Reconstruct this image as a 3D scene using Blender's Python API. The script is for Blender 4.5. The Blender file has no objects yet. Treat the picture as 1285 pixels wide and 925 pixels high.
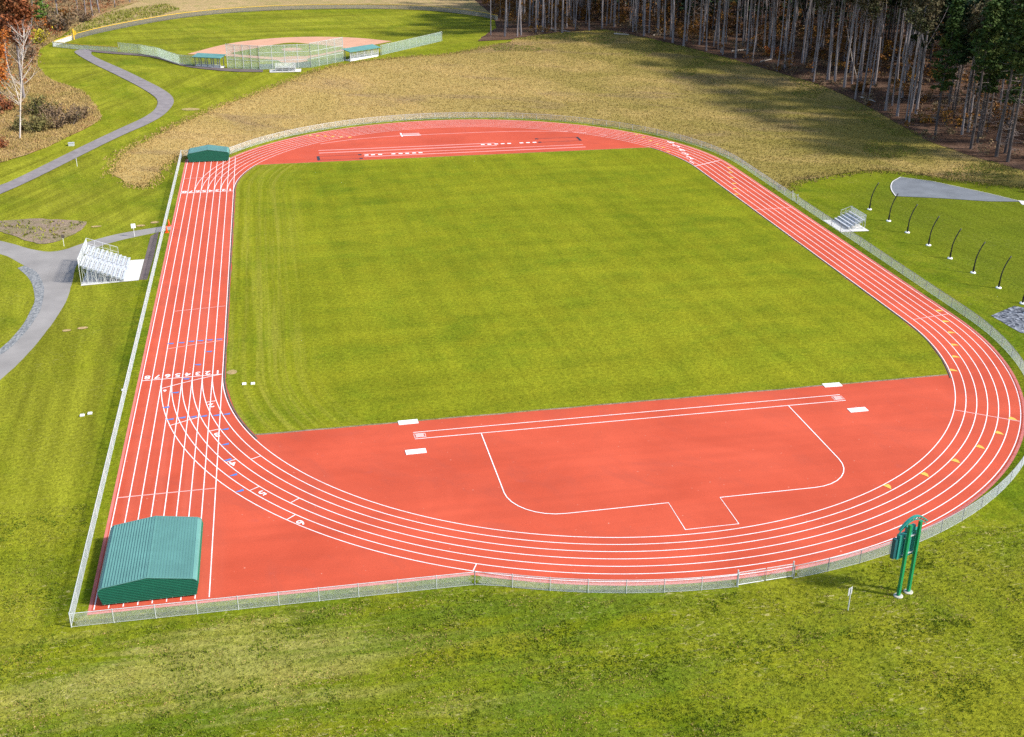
import bpy, bmesh, math, random
import numpy as np
from mathutils import Vector, Matrix, noise as mnoise
from mathutils.geometry import delaunay_2d_cdt

random.seed(7)
rng = np.random.default_rng(7)
sc = bpy.context.scene
COL = sc.collection
PI = math.pi
R0, LW, HL = 40.161, 1.0444, 36.44          # inner lane line radius, lane width, half straight

# ------------------------------------------------------------------ terrain
def sm(t):
    t = 0.0 if t < 0 else 1.0 if t > 1 else t
    return t*t*(3-2*t)

def terrain(x, y):
    yy = max(-36.4, min(36.4, y))
    d = math.hypot(x, y-yy) - 50.0
    z = 2.5*sm((d-2)/75)*sm((y-35)/65)
    z += 2.2*math.exp(-((x-62)/34)**2-((y-158)/32)**2)
    a = x-90; p = x-40; q = y-198
    m0 = min(p, q); b = m0-12*math.log(math.exp((m0-p)/12)+math.exp((m0-q)/12))
    m = max(a, b); dep = m+12*math.log(math.exp((a-m)/12)+math.exp((b-m)/12))
    if dep > -10:
        z += 9.0*sm((dep+10)/130)*sm((y+40)/60)
    e = -88-x
    if e > 0 and y > 60:
        z += 5*sm(e/70)*sm((y-60)/60)
    return z

# ------------------------------------------------------------------ node helpers
class NT:
    def __init__(s, name):
        s.m = bpy.data.materials.new(name); s.m.use_nodes = True
        s.t = s.m.node_tree; s.b = s.t.nodes['Principled BSDF']
        s.co = s.t.nodes.new('ShaderNodeTexCoord').outputs['Object']
    def n(s, typ, **kw):
        nd = s.t.nodes.new(typ)
        for k, v in kw.items():
            setattr(nd, k, v)
        return nd
    def link(s, a, b): s.t.links.new(a, b)
    def mapping(s, sx, sy, sz=1.0, rot=0.0):
        nd = s.n('ShaderNodeMapping', vector_type='TEXTURE'); nd.inputs['Scale'].default_value = (1/sx, 1/sy, 1/sz)
        nd.inputs['Rotation'].default_value = (0, 0, rot)
        s.link(s.co, nd.inputs['Vector']); return nd.outputs[0]
    def noise(s, scale, detail=3.0, rough=0.55, vec=None, dist=0.0):
        nd = s.n('ShaderNodeTexNoise'); nd.inputs['Scale'].default_value = scale
        nd.inputs['Detail'].default_value = detail; nd.inputs['Roughness'].default_value = rough
        nd.inputs['Distortion'].default_value = dist
        s.link(vec if vec is not None else s.co, nd.inputs['Vector']); return nd.outputs['Fac']
    def rng(s, v, a, b, c=0.0, d=1.0):
        nd = s.n('ShaderNodeMapRange'); nd.clamp = True
        for i, q in zip((1, 2, 3, 4), (a, b, c, d)): nd.inputs[i].default_value = q
        s.link(v, nd.inputs[0]); return nd.outputs[0]
    def math(s, op, a, b=None):
        nd = s.n('ShaderNodeMath', operation=op)
        for i, q in enumerate((a, b)):
            if q is None: continue
            if isinstance(q, (int, float)): nd.inputs[i].default_value = q
            else: s.link(q, nd.inputs[i])
        return nd.outputs[0]
    def mix(s, f, a, b, typ='MIX'):
        nd = s.n('ShaderNodeMix', data_type='RGBA', blend_type=typ)
        for i, q in ((0, f), (6, a), (7, b)):
            if isinstance(q, (int, float)): nd.inputs[i].default_value = q
            elif isinstance(q, (tuple, list)): nd.inputs[i].default_value = (*q, 1)
            else: s.link(q, nd.inputs[i])
        return nd.outputs[2]
    def scale(s, col, f):                      # multiply a colour by a scalar socket
        nd = s.n('ShaderNodeVectorMath', operation='SCALE'); s.link(col, nd.inputs[0]); s.link(f, nd.inputs['Scale'])
        return nd.outputs[0]
    def axis(s, i):
        nd = s.n('ShaderNodeSeparateXYZ'); s.link(s.co, nd.inputs[0]); return nd.outputs[i]
    def done(s, col, rough=0.9, bump=None, bstr=0.5, bdist=0.05, spec=0.2, metal=0.0):
        b = s.b
        if isinstance(col, (tuple, list)): b.inputs['Base Color'].default_value = (*col, 1)
        else: s.link(col, b.inputs['Base Color'])
        b.inputs['Roughness'].default_value = rough
        b.inputs['Specular IOR Level'].default_value = spec
        b.inputs['Metallic'].default_value = metal
        if bump is not None:
            nd = s.n('ShaderNodeBump'); nd.inputs['Strength'].default_value = bstr
            nd.inputs['Distance'].default_value = bdist
            s.link(bump, nd.inputs['Height']); s.link(nd.outputs[0], b.inputs['Normal'])
        return s.m

def plain(name, c, var=0.12, scale=2.0, rough=0.7, spec=0.3, metal=0.0, bump=0.0):
    t = NT(name)
    n = t.noise(scale, 4)
    k = t.rng(n, 0.3, 0.7, 1-var, 1+var)
    base = t.n('ShaderNodeRGB'); base.outputs[0].default_value = (*c, 1)
    return t.done(t.scale(base.outputs[0], k), rough, n if bump else None, bump, 0.02, spec, metal)

def grass(name, a, b, c, big=0.03, mow=None, pale=0.0, fine=(0.62, 1.38), dark=None, zones=False):
    t = NT(name)
    n1 = t.rng(t.noise(big, 4, 0.6, dist=0.6), 0.38, 0.62)
    col = t.mix(n1, a, b)
    n2 = t.rng(t.noise(0.28, 5, 0.65), 0.42, 0.68)
    col = t.mix(t.math('MULTIPLY', n2, 0.75), col, c)
    if dark:
        n5 = t.rng(t.noise(0.085, 5, 0.7, dist=1.0), 0.47, 0.62)
        col = t.mix(t.math('MULTIPLY', n5, 0.85), col, dark)
    if zones:
        # mown meadow north and west of the track is drier and yellower, the throwing area to the east greener
        x = t.axis(0); y = t.axis(1)
        mz = t.math('MAXIMUM', t.rng(y, 25, 60), t.rng(x, -50.5, -53.0))
        mz = t.math('MULTIPLY', mz, t.rng(t.noise(0.06, 4, 0.6, dist=0.8), 0.36, 0.58, 0.25, 0.95))
        col = t.mix(mz, col, (0.178, 0.181, 0.014))
        ez = t.math('MULTIPLY', t.rng(x, 48, 62), t.rng(y, 45, 10))
        col = t.mix(t.math('MULTIPLY', ez, 0.85), col, (0.090, 0.110, 0.008))
        # mower passes: along the trail on the west meadow, across on the ball field
        bw = t.noise(1.0, 3, 0.55, vec=t.mapping(0.018, 0.42, 1, 1.12), dist=0.35)
        bb = t.noise(1.0, 3, 0.55, vec=t.mapping(0.016, 0.17, 1, 0.05), dist=0.35)
        bl = t.noise(1.0, 3, 0.55, vec=t.mapping(0.40, 0.02, 1, 0.04), dist=0.3)
        nb = t.rng(y, 128, 150); nl = t.rng(y, 10, -5)
        k = t.math('ADD', t.math('MULTIPLY', bb, nb), t.math('MULTIPLY', t.math('ADD', t.math('MULTIPLY', bl, nl), t.math('MULTIPLY', bw, t.math('SUBTRACT', 1.0, nl))), t.math('SUBTRACT', 1.0, nb)))
        k = t.rng(k, 0.37, 0.63, 0.74, 1.22)
        k = t.math('ADD', t.math('MULTIPLY', t.math('SUBTRACT', k, 1.0), mz), 1.0)
        col = t.scale(col, k)
        # two long dry strips and a dark strip worn into the grass below the near fence
        so = t.rng(y, -80.0, -82.0)
        d1 = t.rng(t.noise(1.0, 4, 0.65, vec=t.mapping(0.06, 0.34, 1, 0.05), dist=0.8), 0.44, 0.60)
        col = t.mix(t.math('MULTIPLY', t.math('MULTIPLY', d1, so), 0.75), col, (0.085, 0.125, 0.010))
        d2 = t.rng(t.noise(1.0, 4, 0.65, vec=t.mapping(0.03, 0.24, 1, 0.04), dist=0.35), 0.47, 0.60)
        ea = t.math('MULTIPLY', t.math('MULTIPLY', t.rng(x, -9, 3), so), t.rng(t.noise(0.12, 4, 0.6, dist=0.6), 0.34, 0.56))
        col = t.mix(t.math('MULTIPLY', ea, 0.8), col, (0.172, 0.174, 0.012))
        we = t.rng(x, -14, -30)
        col = t.mix(t.math('MULTIPLY', t.math('MULTIPLY', t.math('MULTIPLY', d2, so), we), 0.55), col, (0.30, 0.26, 0.075))
    for (sx, sy, rot, amp) in (mow or []):
        st = t.rng(t.noise(1.0, 3, 0.5, vec=t.mapping(sx, sy, 1, rot), dist=0.2), 0.35, 0.65, 1-amp, 1+amp)
        col = t.scale(col, st)
    f1 = t.noise(2.6, 4, 0.75)
    f2 = t.noise(7.0, 3, 0.7)
    col = t.scale(col, t.rng(f1, 0.33, 0.67, *fine))
    col = t.scale(col, t.rng(f2, 0.35, 0.65, 0.8, 1.2))
    if pale:
        p1 = t.rng(t.noise(2.2, 5, 0.7, vec=t.mapping(0.7, 1.6), dist=0.8), 0.57, 0.66)
        p2 = t.rng(t.noise(0.13, 4, 0.6), 0.42, 0.6)
        col = t.mix(t.math('MULTIPLY', t.math('MULTIPLY', p1, p2), t.math('MULTIPLY', t.rng(t.axis(1), -70, -80, 0.25, 1.0), pale)), col, (0.40, 0.34, 0.15))
    return t.done(col, 0.95, t.math('ADD', f1, f2), 0.75, 0.10, 0.02)

MAT = {}
MAT['grass'] = grass('mown_grass', (0.145, 0.164, 0.006), (0.106, 0.136, 0.005), (0.182, 0.180, 0.014),
                     mow=[(0.55, 0.05, 0.25, 0.10)], pale=0.8, dark=(0.070, 0.108, 0.005), zones=True)
MAT['infield'] = None
def infield_mat():
    t = NT('infield_grass')
    n1 = t.rng(t.noise(0.022, 4, 0.6, dist=0.8), 0.36, 0.64)
    col = t.mix(n1, (0.124, 0.144, 0.007), (0.170, 0.178, 0.010))
    n6 = t.rng(t.noise(0.07, 5, 0.7, vec=t.mapping(0.8, 1.5, 1, 0.2), dist=1.0), 0.46, 0.66)
    col = t.mix(t.math('MULTIPLY', n6, 0.60), col, (0.088, 0.124, 0.007))
    n2 = t.rng(t.noise(0.22, 5, 0.65), 0.42, 0.68)
    col = t.mix(t.math('MULTIPLY', n2, 0.6), col, (0.190, 0.185, 0.010))
    x = t.axis(0); y = t.axis(1)
    # mower passes follow the kerb round the west side, so measure from the kerb line
    yy = t.math('MAXIMUM', t.math('SUBTRACT', t.math('ABSOLUTE', y), HL), 0.0)
    dk = t.math('SQRT', t.math('ADD', t.math('MULTIPLY', x, x), t.math('MULTIPLY', yy, yy)))
    west = t.math('MULTIPLY', t.rng(dk, 29.0, 33.5), t.rng(x, -8.0, -22.0))
    cx = t.n('ShaderNodeCombineXYZ'); t.link(t.math('MULTIPLY', dk, 1.5), cx.inputs[0]); t.link(t.math('MULTIPLY', y, 0.03), cx.inputs[1])
    s1 = t.rng(t.noise(1.0, 4, 0.6, vec=cx.outputs[0], dist=0.25), 0.36, 0.64, 0.86, 1.14)
    s2 = t.rng(t.noise(1.0, 3, 0.5, vec=t.mapping(0.035, 0.30, 1, 0.03), dist=0.3), 0.38, 0.62, 0.93, 1.07)
    s3 = t.rng(t.noise(1.0, 3, 0.5, vec=t.mapping(0.5, 0.03, 1, 0.05), dist=0.3), 0.38, 0.62, 0.93, 1.07)
    st = t.math('ADD', t.math('MULTIPLY', s1, west), t.math('MULTIPLY', t.math('MULTIPLY', s2, s3), t.math('SUBTRACT', 1.0, west)))
    col = t.scale(col, st)
    wp = t.math('MULTIPLY', t.rng(t.noise(0.8, 4, 0.65, vec=cx.outputs[0]), 0.46, 0.62), west)
    col = t.mix(t.math('MULTIPLY', wp, 0.42), col, (0.25, 0.23, 0.035))
    f1 = t.noise(2.4, 4, 0.75); f2 = t.noise(6.5, 3, 0.7)
    col = t.scale(col, t.rng(f1, 0.33, 0.67, 0.70, 1.30))
    col = t.scale(col, t.rng(f2, 0.35, 0.65, 0.82, 1.18))
    return t.done(col, 0.95, t.math('ADD', f1, f2), 0.7, 0.09, 0.02)
MAT['infield'] = infield_mat()
def dry_mat(name='dry_grass_ground', blade=False):
    t = NT(name)
    n1 = t.rng(t.noise(0.03, 5, 0.6, dist=0.8), 0.38, 0.62)
    col = t.mix(n1, (0.385, 0.264, 0.100), (0.330, 0.238, 0.080))
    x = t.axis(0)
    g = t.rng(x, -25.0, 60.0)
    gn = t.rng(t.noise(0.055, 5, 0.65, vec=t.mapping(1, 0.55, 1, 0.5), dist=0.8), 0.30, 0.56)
    col = t.mix(t.math('MULTIPLY', gn, g), col, (0.205, 0.165, 0.042))  # olive grass eastward, with the bank's shading put into the colour too
    br = t.rng(t.noise(0.05, 4, 0.6, vec=t.mapping(0.5, 1.3, 1, -0.5), dist=1.2), 0.52, 0.68)
    col = t.mix(t.math('MULTIPLY', br, 0.6), col, (0.205, 0.137, 0.082))
    f1 = t.noise(0.9, 5, 0.75); f2 = t.noise(3.5, 4, 0.7)
    col = t.scale(col, t.rng(f1, 0.32, 0.68, 0.86, 1.14))
    col = t.scale(col, t.rng(f2, 0.32, 0.68, 0.84, 1.16))
    if blade: return t.done(col, 0.95, None, 0, 0, 0.02)
    return t.done(col, 0.95, t.math('ADD', f1, f2), 0.8, 0.2, 0.02)
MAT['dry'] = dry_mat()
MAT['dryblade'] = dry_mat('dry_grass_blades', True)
MAT['tan'] = grass('tan_meadow', (0.36, 0.25, 0.125), (0.30, 0.215, 0.10), (0.21, 0.19, 0.06), big=0.05)
MAT['brush'] = grass('brush_ground', (0.30, 0.20, 0.10), (0.22, 0.17, 0.065), (0.26, 0.12, 0.05), big=0.06, fine=(0.5, 1.45))
MAT['litter'] = grass('leaf_litter', (0.100, 0.056, 0.036), (0.065, 0.037, 0.025), (0.135, 0.085, 0.060), big=0.12, fine=(0.55, 1.5))
MAT['soil'] = grass('bare_soil', (0.24, 0.175, 0.13), (0.20, 0.15, 0.11), (0.15, 0.15, 0.04), big=0.15)
MAT['clay'] = plain('infield_clay', (0.47, 0.26, 0.17), 0.08, 0.3, 0.95, 0.1, bump=0.2)
def track_mat():
    t = NT('red_rubber')
    n1 = t.noise(0.09, 4, 0.6, dist=0.5); n2 = t.noise(7.0, 3, 0.7)
    col = t.mix(t.rng(n1, 0.35, 0.65), (0.380, 0.052, 0.021), (0.450, 0.068, 0.030))
    st = t.rng(t.noise(1.0, 2, 0.5, vec=t.mapping(0.02, 0.55)), 0.4, 0.6, 0.965, 1.035)
    col = t.scale(col, st)
    # scuffed, slightly bleached runs along the home straight and dusty drifts in the bends
    x = t.axis(0)
    hs = t.math('MULTIPLY', t.rng(x, -38.5, -40.5), t.rng(t.noise(1.0, 4, 0.6, vec=t.mapping(0.9, 0.03)), 0.38, 0.64))
    col = t.mix(t.math('MULTIPLY', hs, 0.45), col, (0.46, 0.095, 0.055))
    dr = t.rng(t.noise(0.16, 5, 0.7, vec=t.mapping(1, 0.5, 1, 0.6), dist=1.5), 0.52, 0.70)
    col = t.mix(t.math('MULTIPLY', dr, 0.30), col, (0.27, 0.052, 0.032))
    fk = t.rng(t.noise(2.6, 2, 0.5), 0.735, 0.76)
    col = t.mix(t.math('MULTIPLY', fk, 0.5), col, (0.55, 0.30, 0.22))
    col = t.scale(col, t.rng(n2, 0.3, 0.7, 0.93, 1.07))
    sp = t.rng(t.noise(0.5, 3, 0.6), 0.66, 0.74)
    col = t.mix(t.math('MULTIPLY', sp, 0.25), col, (0.33, 0.065, 0.05))
    return t.done(col, 0.85, n2, 0.3, 0.01, 0.25)
MAT['track'] = track_mat()
MAT['pink'] = plain('faded_track_edge', (0.50, 0.145, 0.12), 0.12, 0.6, 0.9, 0.2)
def paint_mat():
    t = NT('white_line_paint')
    w1 = t.rng(t.noise(0.25, 5, 0.7), 0.50, 0.72); w2 = t.rng(t.noise(3.0, 3, 0.6), 0.40, 0.70)
    return t.done(t.mix(t.math('MULTIPLY', t.math('ADD', w1, w2), 0.30), (0.78, 0.775, 0.77), (0.58, 0.30, 0.26)), 0.7, spec=0.2)
MAT['paint'] = paint_mat()
MAT['faded'] = plain('worn_line_paint', (0.66, 0.34, 0.31), 0.15, 0.6, 0.8)
MAT['pale'] = plain('worn_pink_paint', (0.60, 0.25, 0.22), 0.1, 1, 0.8)
MAT['yellow'] = plain('yellow_marks', (0.62, 0.36, 0.06), 0.08, 2, 0.6)
MAT['blue'] = plain('blue_marks', (0.055, 0.17, 0.45), 0.08, 2, 0.6)
MAT['black'] = plain('dark_pit_edge', (0.02, 0.022, 0.03), 0.2, 2, 0.6)
MAT['kerb'] = plain('dark_kerb', (0.085, 0.085, 0.07), 0.3, 1.5, 0.8)
MAT['asphalt'] = plain('weathered_asphalt', (0.185, 0.165, 0.165), 0.16, 0.7, 0.95, 0.2, bump=0.2)
MAT['asphalt_dark'] = plain('fresh_asphalt', (0.115, 0.09, 0.085), 0.18, 0.6, 0.95, 0.2, bump=0.2)
MAT['road'] = plain('pale_road', (0.225, 0.210, 0.197), 0.14, 0.25, 0.95, 0.2, bump=0.2)
MAT['crushed'] = plain('grey_stone_dust', (0.135, 0.145, 0.158), 0.16, 0.35, 0.95, 0.15, bump=0.2)
def gravel_mat(name, a, b, sc_):
    t = NT(name)
    v = t.n('ShaderNodeTexVoronoi'); v.inputs['Scale'].default_value = sc_; t.link(t.co, v.inputs['Vector'])
    sep = t.n('ShaderNodeSeparateColor'); t.link(v.outputs['Color'], sep.inputs[0])
    col = t.mix(sep.outputs[0], a, b)
    return t.done(col, 0.95, v.outputs['Distance'], 1.0, 0.1, 0.2)
MAT['gravel'] = gravel_mat('bluestone_gravel', (0.025, 0.03, 0.04), (0.22, 0.235, 0.265), 2.6)
MAT['gravel2'] = gravel_mat('pale_bluestone', (0.14, 0.148, 0.152), (0.225, 0.228, 0.228), 3.0)
MAT['concrete'] = plain('pale_concrete', (0.52, 0.505, 0.485), 0.12, 0.8, 0.9, 0.2)
MAT['alu'] = plain('bare_aluminium', (0.56, 0.57, 0.585), 0.05, 3, 0.4, 0.5, 0.25)
MAT['galv'] = plain('galvanised_steel', (0.50, 0.52, 0.52), 0.10, 3, 0.5, 0.5, 0.2)
MAT['galv_dark'] = plain('dull_steel', (0.22, 0.23, 0.24), 0.10, 3, 0.6, 0.4, 0.2)
MAT['wire'] = plain('chain_link_wire', (0.56, 0.58, 0.56), 0.05, 3, 0.6, 0.4)
MAT['wire_green'] = plain('green_chain_link', (0.40, 0.50, 0.42), 0.05, 3, 0.6, 0.4)
MAT['wire_grey'] = plain('grey_windscreen', (0.20, 0.20, 0.17), 0.1, 3, 0.8)
MAT['capyellow'] = plain('yellow_fence_cap', (0.60, 0.38, 0.03), 0.06, 2, 0.5)
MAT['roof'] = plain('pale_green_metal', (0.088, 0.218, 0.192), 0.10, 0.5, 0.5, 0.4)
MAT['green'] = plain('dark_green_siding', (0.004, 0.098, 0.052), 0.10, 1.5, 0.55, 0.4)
MAT['post_green'] = plain('green_paint', (0.006, 0.200, 0.065), 0.10, 1.5, 0.45, 0.5)
MAT['footing'] = plain('aged_concrete', (0.40, 0.385, 0.33), 0.1, 3, 0.9, 0.2)
MAT['seam'] = plain('dark_green_seam', (0.070, 0.170, 0.158), 0.1, 2, 0.6, 0.3)
MAT['lap_shadow'] = plain('dark_lap_shadow_line', (0.004, 0.066, 0.037), 0.1, 2, 0.7, 0.2)
MAT['teal'] = plain('teal_housing', (0.020, 0.215, 0.170), 0.10, 1.5, 0.5, 0.5)
MAT['teal_dark'] = plain('dark_teal_housing', (0.008, 0.075, 0.085), 0.15, 1.5, 0.5, 0.5)
MAT['poleblack'] = plain('black_powder_coat', (0.012, 0.010, 0.012), 0.2, 2, 0.5, 0.4)
MAT['orange'] = plain('orange_plastic', (0.85, 0.10, 0.012), 0.05, 2, 0.5, 0.4)
MAT['white'] = plain('white_paint', (0.78, 0.78, 0.78), 0.05, 2, 0.5, 0.4)
MAT['signgrey'] = plain('grey_sign_back', (0.42, 0.43, 0.44), 0.08, 3, 0.5, 0.5, 0.2)
MAT['signdark'] = plain('dark_sign_face', (0.09, 0.07, 0.06), 0.2, 5, 0.6)
def bark(name, a, b, sx=6.0):
    t = NT(name)
    n = t.noise(1.0, 5, 0.7, vec=t.mapping(sx, sx, sx*0.12), dist=0.4)
    n2 = t.noise(0.35, 3, 0.6)
    col = t.mix(t.rng(n, 0.35, 0.65), a, b)
    col = t.scale(col, t.rng(n2, 0.35, 0.65, 0.75, 1.25))
    return t.done(col, 0.9, n, 0.8, 0.04, 0.15)
MAT['bark'] = bark('grey_bark', (0.265, 0.235, 0.235), (0.150, 0.128, 0.128))
MAT['bark_dark'] = bark('dark_bark', (0.105, 0.085, 0.080), (0.055, 0.045, 0.042))
MAT['birch'] = bark('white_birch_bark', (0.66, 0.60, 0.54), (0.42, 0.36, 0.32), 4.0)
MAT['deadwood'] = bark('bleached_wood', (0.46, 0.40, 0.34), (0.26, 0.21, 0.18), 5.0)
MAT['twig'] = bark('grey_twigs', (0.30, 0.245, 0.22), (0.19, 0.15, 0.135), 3.0)
def leafmat(name, a, b, c, sc_=0.9):
    t = NT(name)
    n = t.noise(sc_, 4, 0.7); n2 = t.noise(0.25, 3, 0.6)
    col = t.mix(t.rng(n, 0.36, 0.64), a, b)
    col = t.mix(t.math('MULTIPLY', t.rng(n2, 0.48, 0.66), 0.8), col, c)
    m = t.done(col, 0.8, None, 0, 0, 0.15)
    t.b.inputs['Subsurface Weight'].default_value = 0
    return m
MAT['pine'] = leafmat('pine_needles', (0.026, 0.054, 0.012), (0.050, 0.082, 0.016), (0.088, 0.095, 0.018))
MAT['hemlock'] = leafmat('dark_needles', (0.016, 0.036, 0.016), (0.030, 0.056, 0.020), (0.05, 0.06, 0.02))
MAT['rust'] = leafmat('rust_leaves', (0.26, 0.085, 0.028), (0.17, 0.060, 0.030), (0.20, 0.11, 0.05))
MAT['orange_leaf'] = leafmat('orange_leaves', (0.42, 0.13, 0.02), (0.30, 0.08, 0.02), (0.36, 0.17, 0.03))
MAT['ochre'] = leafmat('ochre_leaves', (0.19, 0.085, 0.014), (0.115, 0.045, 0.016), (0.25, 0.13, 0.012))
MAT['yellow_leaf'] = leafmat('yellow_leaves', (0.42, 0.33, 0.02), (0.32, 0.27, 0.02), (0.25, 0.26, 0.03))
MAT['olive'] = leafmat('olive_leaves', (0.105, 0.105, 0.030), (0.15, 0.125, 0.045), (0.19, 0.12, 0.05))
MAT['brownleaf'] = leafmat('brown_leaves', (0.13, 0.085, 0.050), (0.20, 0.135, 0.075), (0.11, 0.095, 0.04))
MAT['woodcrown'] = leafmat('late_autumn_leaves', (0.060, 0.052, 0.024), (0.085, 0.062, 0.030), (0.045, 0.060, 0.020))
MAT['lime'] = leafmat('green_leaves', (0.075, 0.150, 0.020), (0.12, 0.19, 0.03), (0.05, 0.10, 0.02))
MAT['strawtuft'] = leafmat('straw_blades', (0.40, 0.285, 0.11), (0.30, 0.21, 0.075), (0.24, 0.185, 0.05), 1.4)
MAT['greentuft'] = leafmat('green_blades', (0.165, 0.185, 0.012), (0.115, 0.150, 0.008), (0.26, 0.23, 0.05), 1.6)
MAT['deepgreen'] = leafmat('lush_blades', (0.112, 0.150, 0.009), (0.088, 0.130, 0.007), (0.14, 0.160, 0.012), 1.2)
MAT['weed'] = leafmat('weedy_blades', (0.190, 0.190, 0.024), (0.125, 0.150, 0.020), (0.23, 0.18, 0.05), 0.35)

# ------------------------------------------------------------------ mesh helpers
class MB:
    def __init__(s): s.v = []; s.f = []
    def add(s, vs, fs):
        o = len(s.v); s.v += [tuple(v) for v in vs]; s.f += [tuple(i+o for i in f) for f in fs]
    def box(s, x0, y0, z0, x1, y1, z1):
        s.add([(x0,y0,z0),(x1,y0,z0),(x1,y1,z0),(x0,y1,z0),(x0,y0,z1),(x1,y0,z1),(x1,y1,z1),(x0,y1,z1)],
              [(0,3,2,1),(4,5,6,7),(0,1,5,4),(1,2,6,5),(2,3,7,6),(3,0,4,7)])
    def bar(s, p, q, w, h=None, up=(0,0,1)):
        p = Vector(p); q = Vector(q); d = (q-p); d.normalize()
        u = Vector(up)
        if abs(d.dot(u)) > 0.98: u = Vector((1,0,0))
        a = d.cross(u).normalized(); b = a.cross(d).normalized()
        h = w if h is None else h
        c = [p+a*(i*w/2)+b*(j*h/2) for i, j in ((-1,-1),(1,-1),(1,1),(-1,1))]+[q+a*(i*w/2)+b*(j*h/2) for i, j in ((-1,-1),(1,-1),(1,1),(-1,1))]
        s.add(c, [(0,1,2,3),(7,6,5,4),(0,4,5,1),(1,5,6,2),(2,6,7,3),(3,7,4,0)])
    def tube(s, pts, rad, n=6, cap=True):
        pts = [Vector(p) for p in pts]; rs = rad if isinstance(rad, (list, tuple)) else [rad]*len(pts)
        rings = []; ref = None
        for i, p in enumerate(pts):
            d = (pts[min(i+1, len(pts)-1)]-pts[max(i-1, 0)])
            if d.length < 1e-9: d = Vector((0,0,1))
            d.normalize()
            if ref is None:
                ref = d.orthogonal().normalized()
            a = (ref - d*ref.dot(d))
            a = a.normalized() if a.length > 1e-6 else d.orthogonal().normalized()
            ref = a; b = d.cross(a)
            rings.append([p+(a*math.cos(2*PI*k/n)+b*math.sin(2*PI*k/n))*rs[i] for k in range(n)])
        vs = [v for r in rings for v in r]; fs = []
        for i in range(len(rings)-1):
            for k in range(n):
                k2 = (k+1) % n
                fs.append((i*n+k, i*n+k2, (i+1)*n+k2, (i+1)*n+k))
        if cap:
            fs.append(tuple(range(n-1, -1, -1))); fs.append(tuple((len(rings)-1)*n+k for k in range(n)))
        s.add(vs, fs)
    def lathe(s, prof, cx, cy, n=20, z0=0):
        vs = [(cx+r*math.cos(2*PI*k/n), cy+r*math.sin(2*PI*k/n), z0+z) for r, z in prof for k in range(n)]
        fs = [(i*n+k, i*n+(k+1) % n, (i+1)*n+(k+1) % n, (i+1)*n+k) for i in range(len(prof)-1) for k in range(n)]
        fs.append(tuple(range(n-1, -1, -1))); fs.append(tuple((len(prof)-1)*n+k for k in range(n)))
        s.add(vs, fs)
    def build(s, name, mat, parent=None, smooth=False, mats=None):
        me = bpy.data.meshes.new(name); me.from_pydata(s.v, [], s.f); me.update()
        me.materials.append(MAT[mat] if isinstance(mat, str) else mat)
        if smooth:
            for p in me.polygons: p.use_smooth = True
        o = bpy.data.objects.new(name, me); COL.objects.link(o)
        if parent is not None: o.parent = parent
        return o

def tag(o, label=None, cat=None, group=None, kind=None):
    if label: o['label'] = label
    if cat: o['category'] = cat
    if group: o['group'] = group
    if kind: o['kind'] = kind
    return o
def struct(o, kind='structure'): o['kind'] = kind; return o
def thing(name, loc, label, cat, group=None, rz=0.0):
    o = bpy.data.objects.new(name, None); COL.objects.link(o); o.empty_display_size = 0.2
    o.location = loc; o.rotation_euler = (0, 0, rz)
    return tag(o, label, cat, group)
def kids(o): return list(o.children)
def dup(o, parent=None):
    c = o.copy(); COL.objects.link(c)
    if parent is not None: c.parent = parent
    for ch in KIDS.get(o.name, []): dup(ch, c)
    return c
KIDS = {}
def remember(root):
    ks = [ob for ob in COL.objects if ob.parent == root]
    KIDS[root.name] = ks
    for k in ks: remember(k)

def densify(poly, step, closed=True):
    out = []; n = len(poly)
    for i in range(n if closed else n-1):
        a = Vector(poly[i]); b = Vector(poly[(i+1) % n]); m = max(1, int((b-a).length/step))
        out += [tuple(a.lerp(b, k/m)) for k in range(m)]
    if not closed: out.append(tuple(poly[-1]))
    return out
def smooth_poly(pts, it=2, closed=False):
    for _ in range(it):
        q = [] if closed else [pts[0]]
        n = len(pts)
        for i in range(n if closed else n-1):
            a, b = pts[i], pts[(i+1) % n]
            q += [(a[0]*.75+b[0]*.25, a[1]*.75+b[1]*.25), (a[0]*.25+b[0]*.75, a[1]*.25+b[1]*.75)]
        if not closed: q.append(pts[-1])
        pts = q
    return pts
def jitter(poly, amp, f=0.25):
    out = []
    for i, (x, y) in enumerate(poly):
        a, b = poly[i-1], poly[(i+1) % len(poly)]
        t = Vector((b[0]-a[0], b[1]-a[1]))
        if t.length < 1e-6: out.append((x, y)); continue
        t.normalize()
        k = amp*(mnoise.noise(Vector((x*f, y*f, 3.1)))*1.2+mnoise.noise(Vector((x*f*4, y*f*4, 1.7)))*0.6)
        out.append((x-t.y*k, y+t.x*k))
    return out
def inside(poly):
    P = np.array(poly)
    def f(x, y):
        x = np.atleast_1d(x); y = np.atleast_1d(y); c = np.zeros(len(x), bool)
        j = len(P)-1
        for i in range(len(P)):
            yi, yj, xi, xj = P[i,1], P[j,1], P[i,0], P[j,0]
            if yi != yj:
                m = ((yi > y) != (yj > y)) & (x < (xj-xi)*(y-yi)/(yj-yi)+xi); c ^= m
            j = i
        return c
    return f
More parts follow.
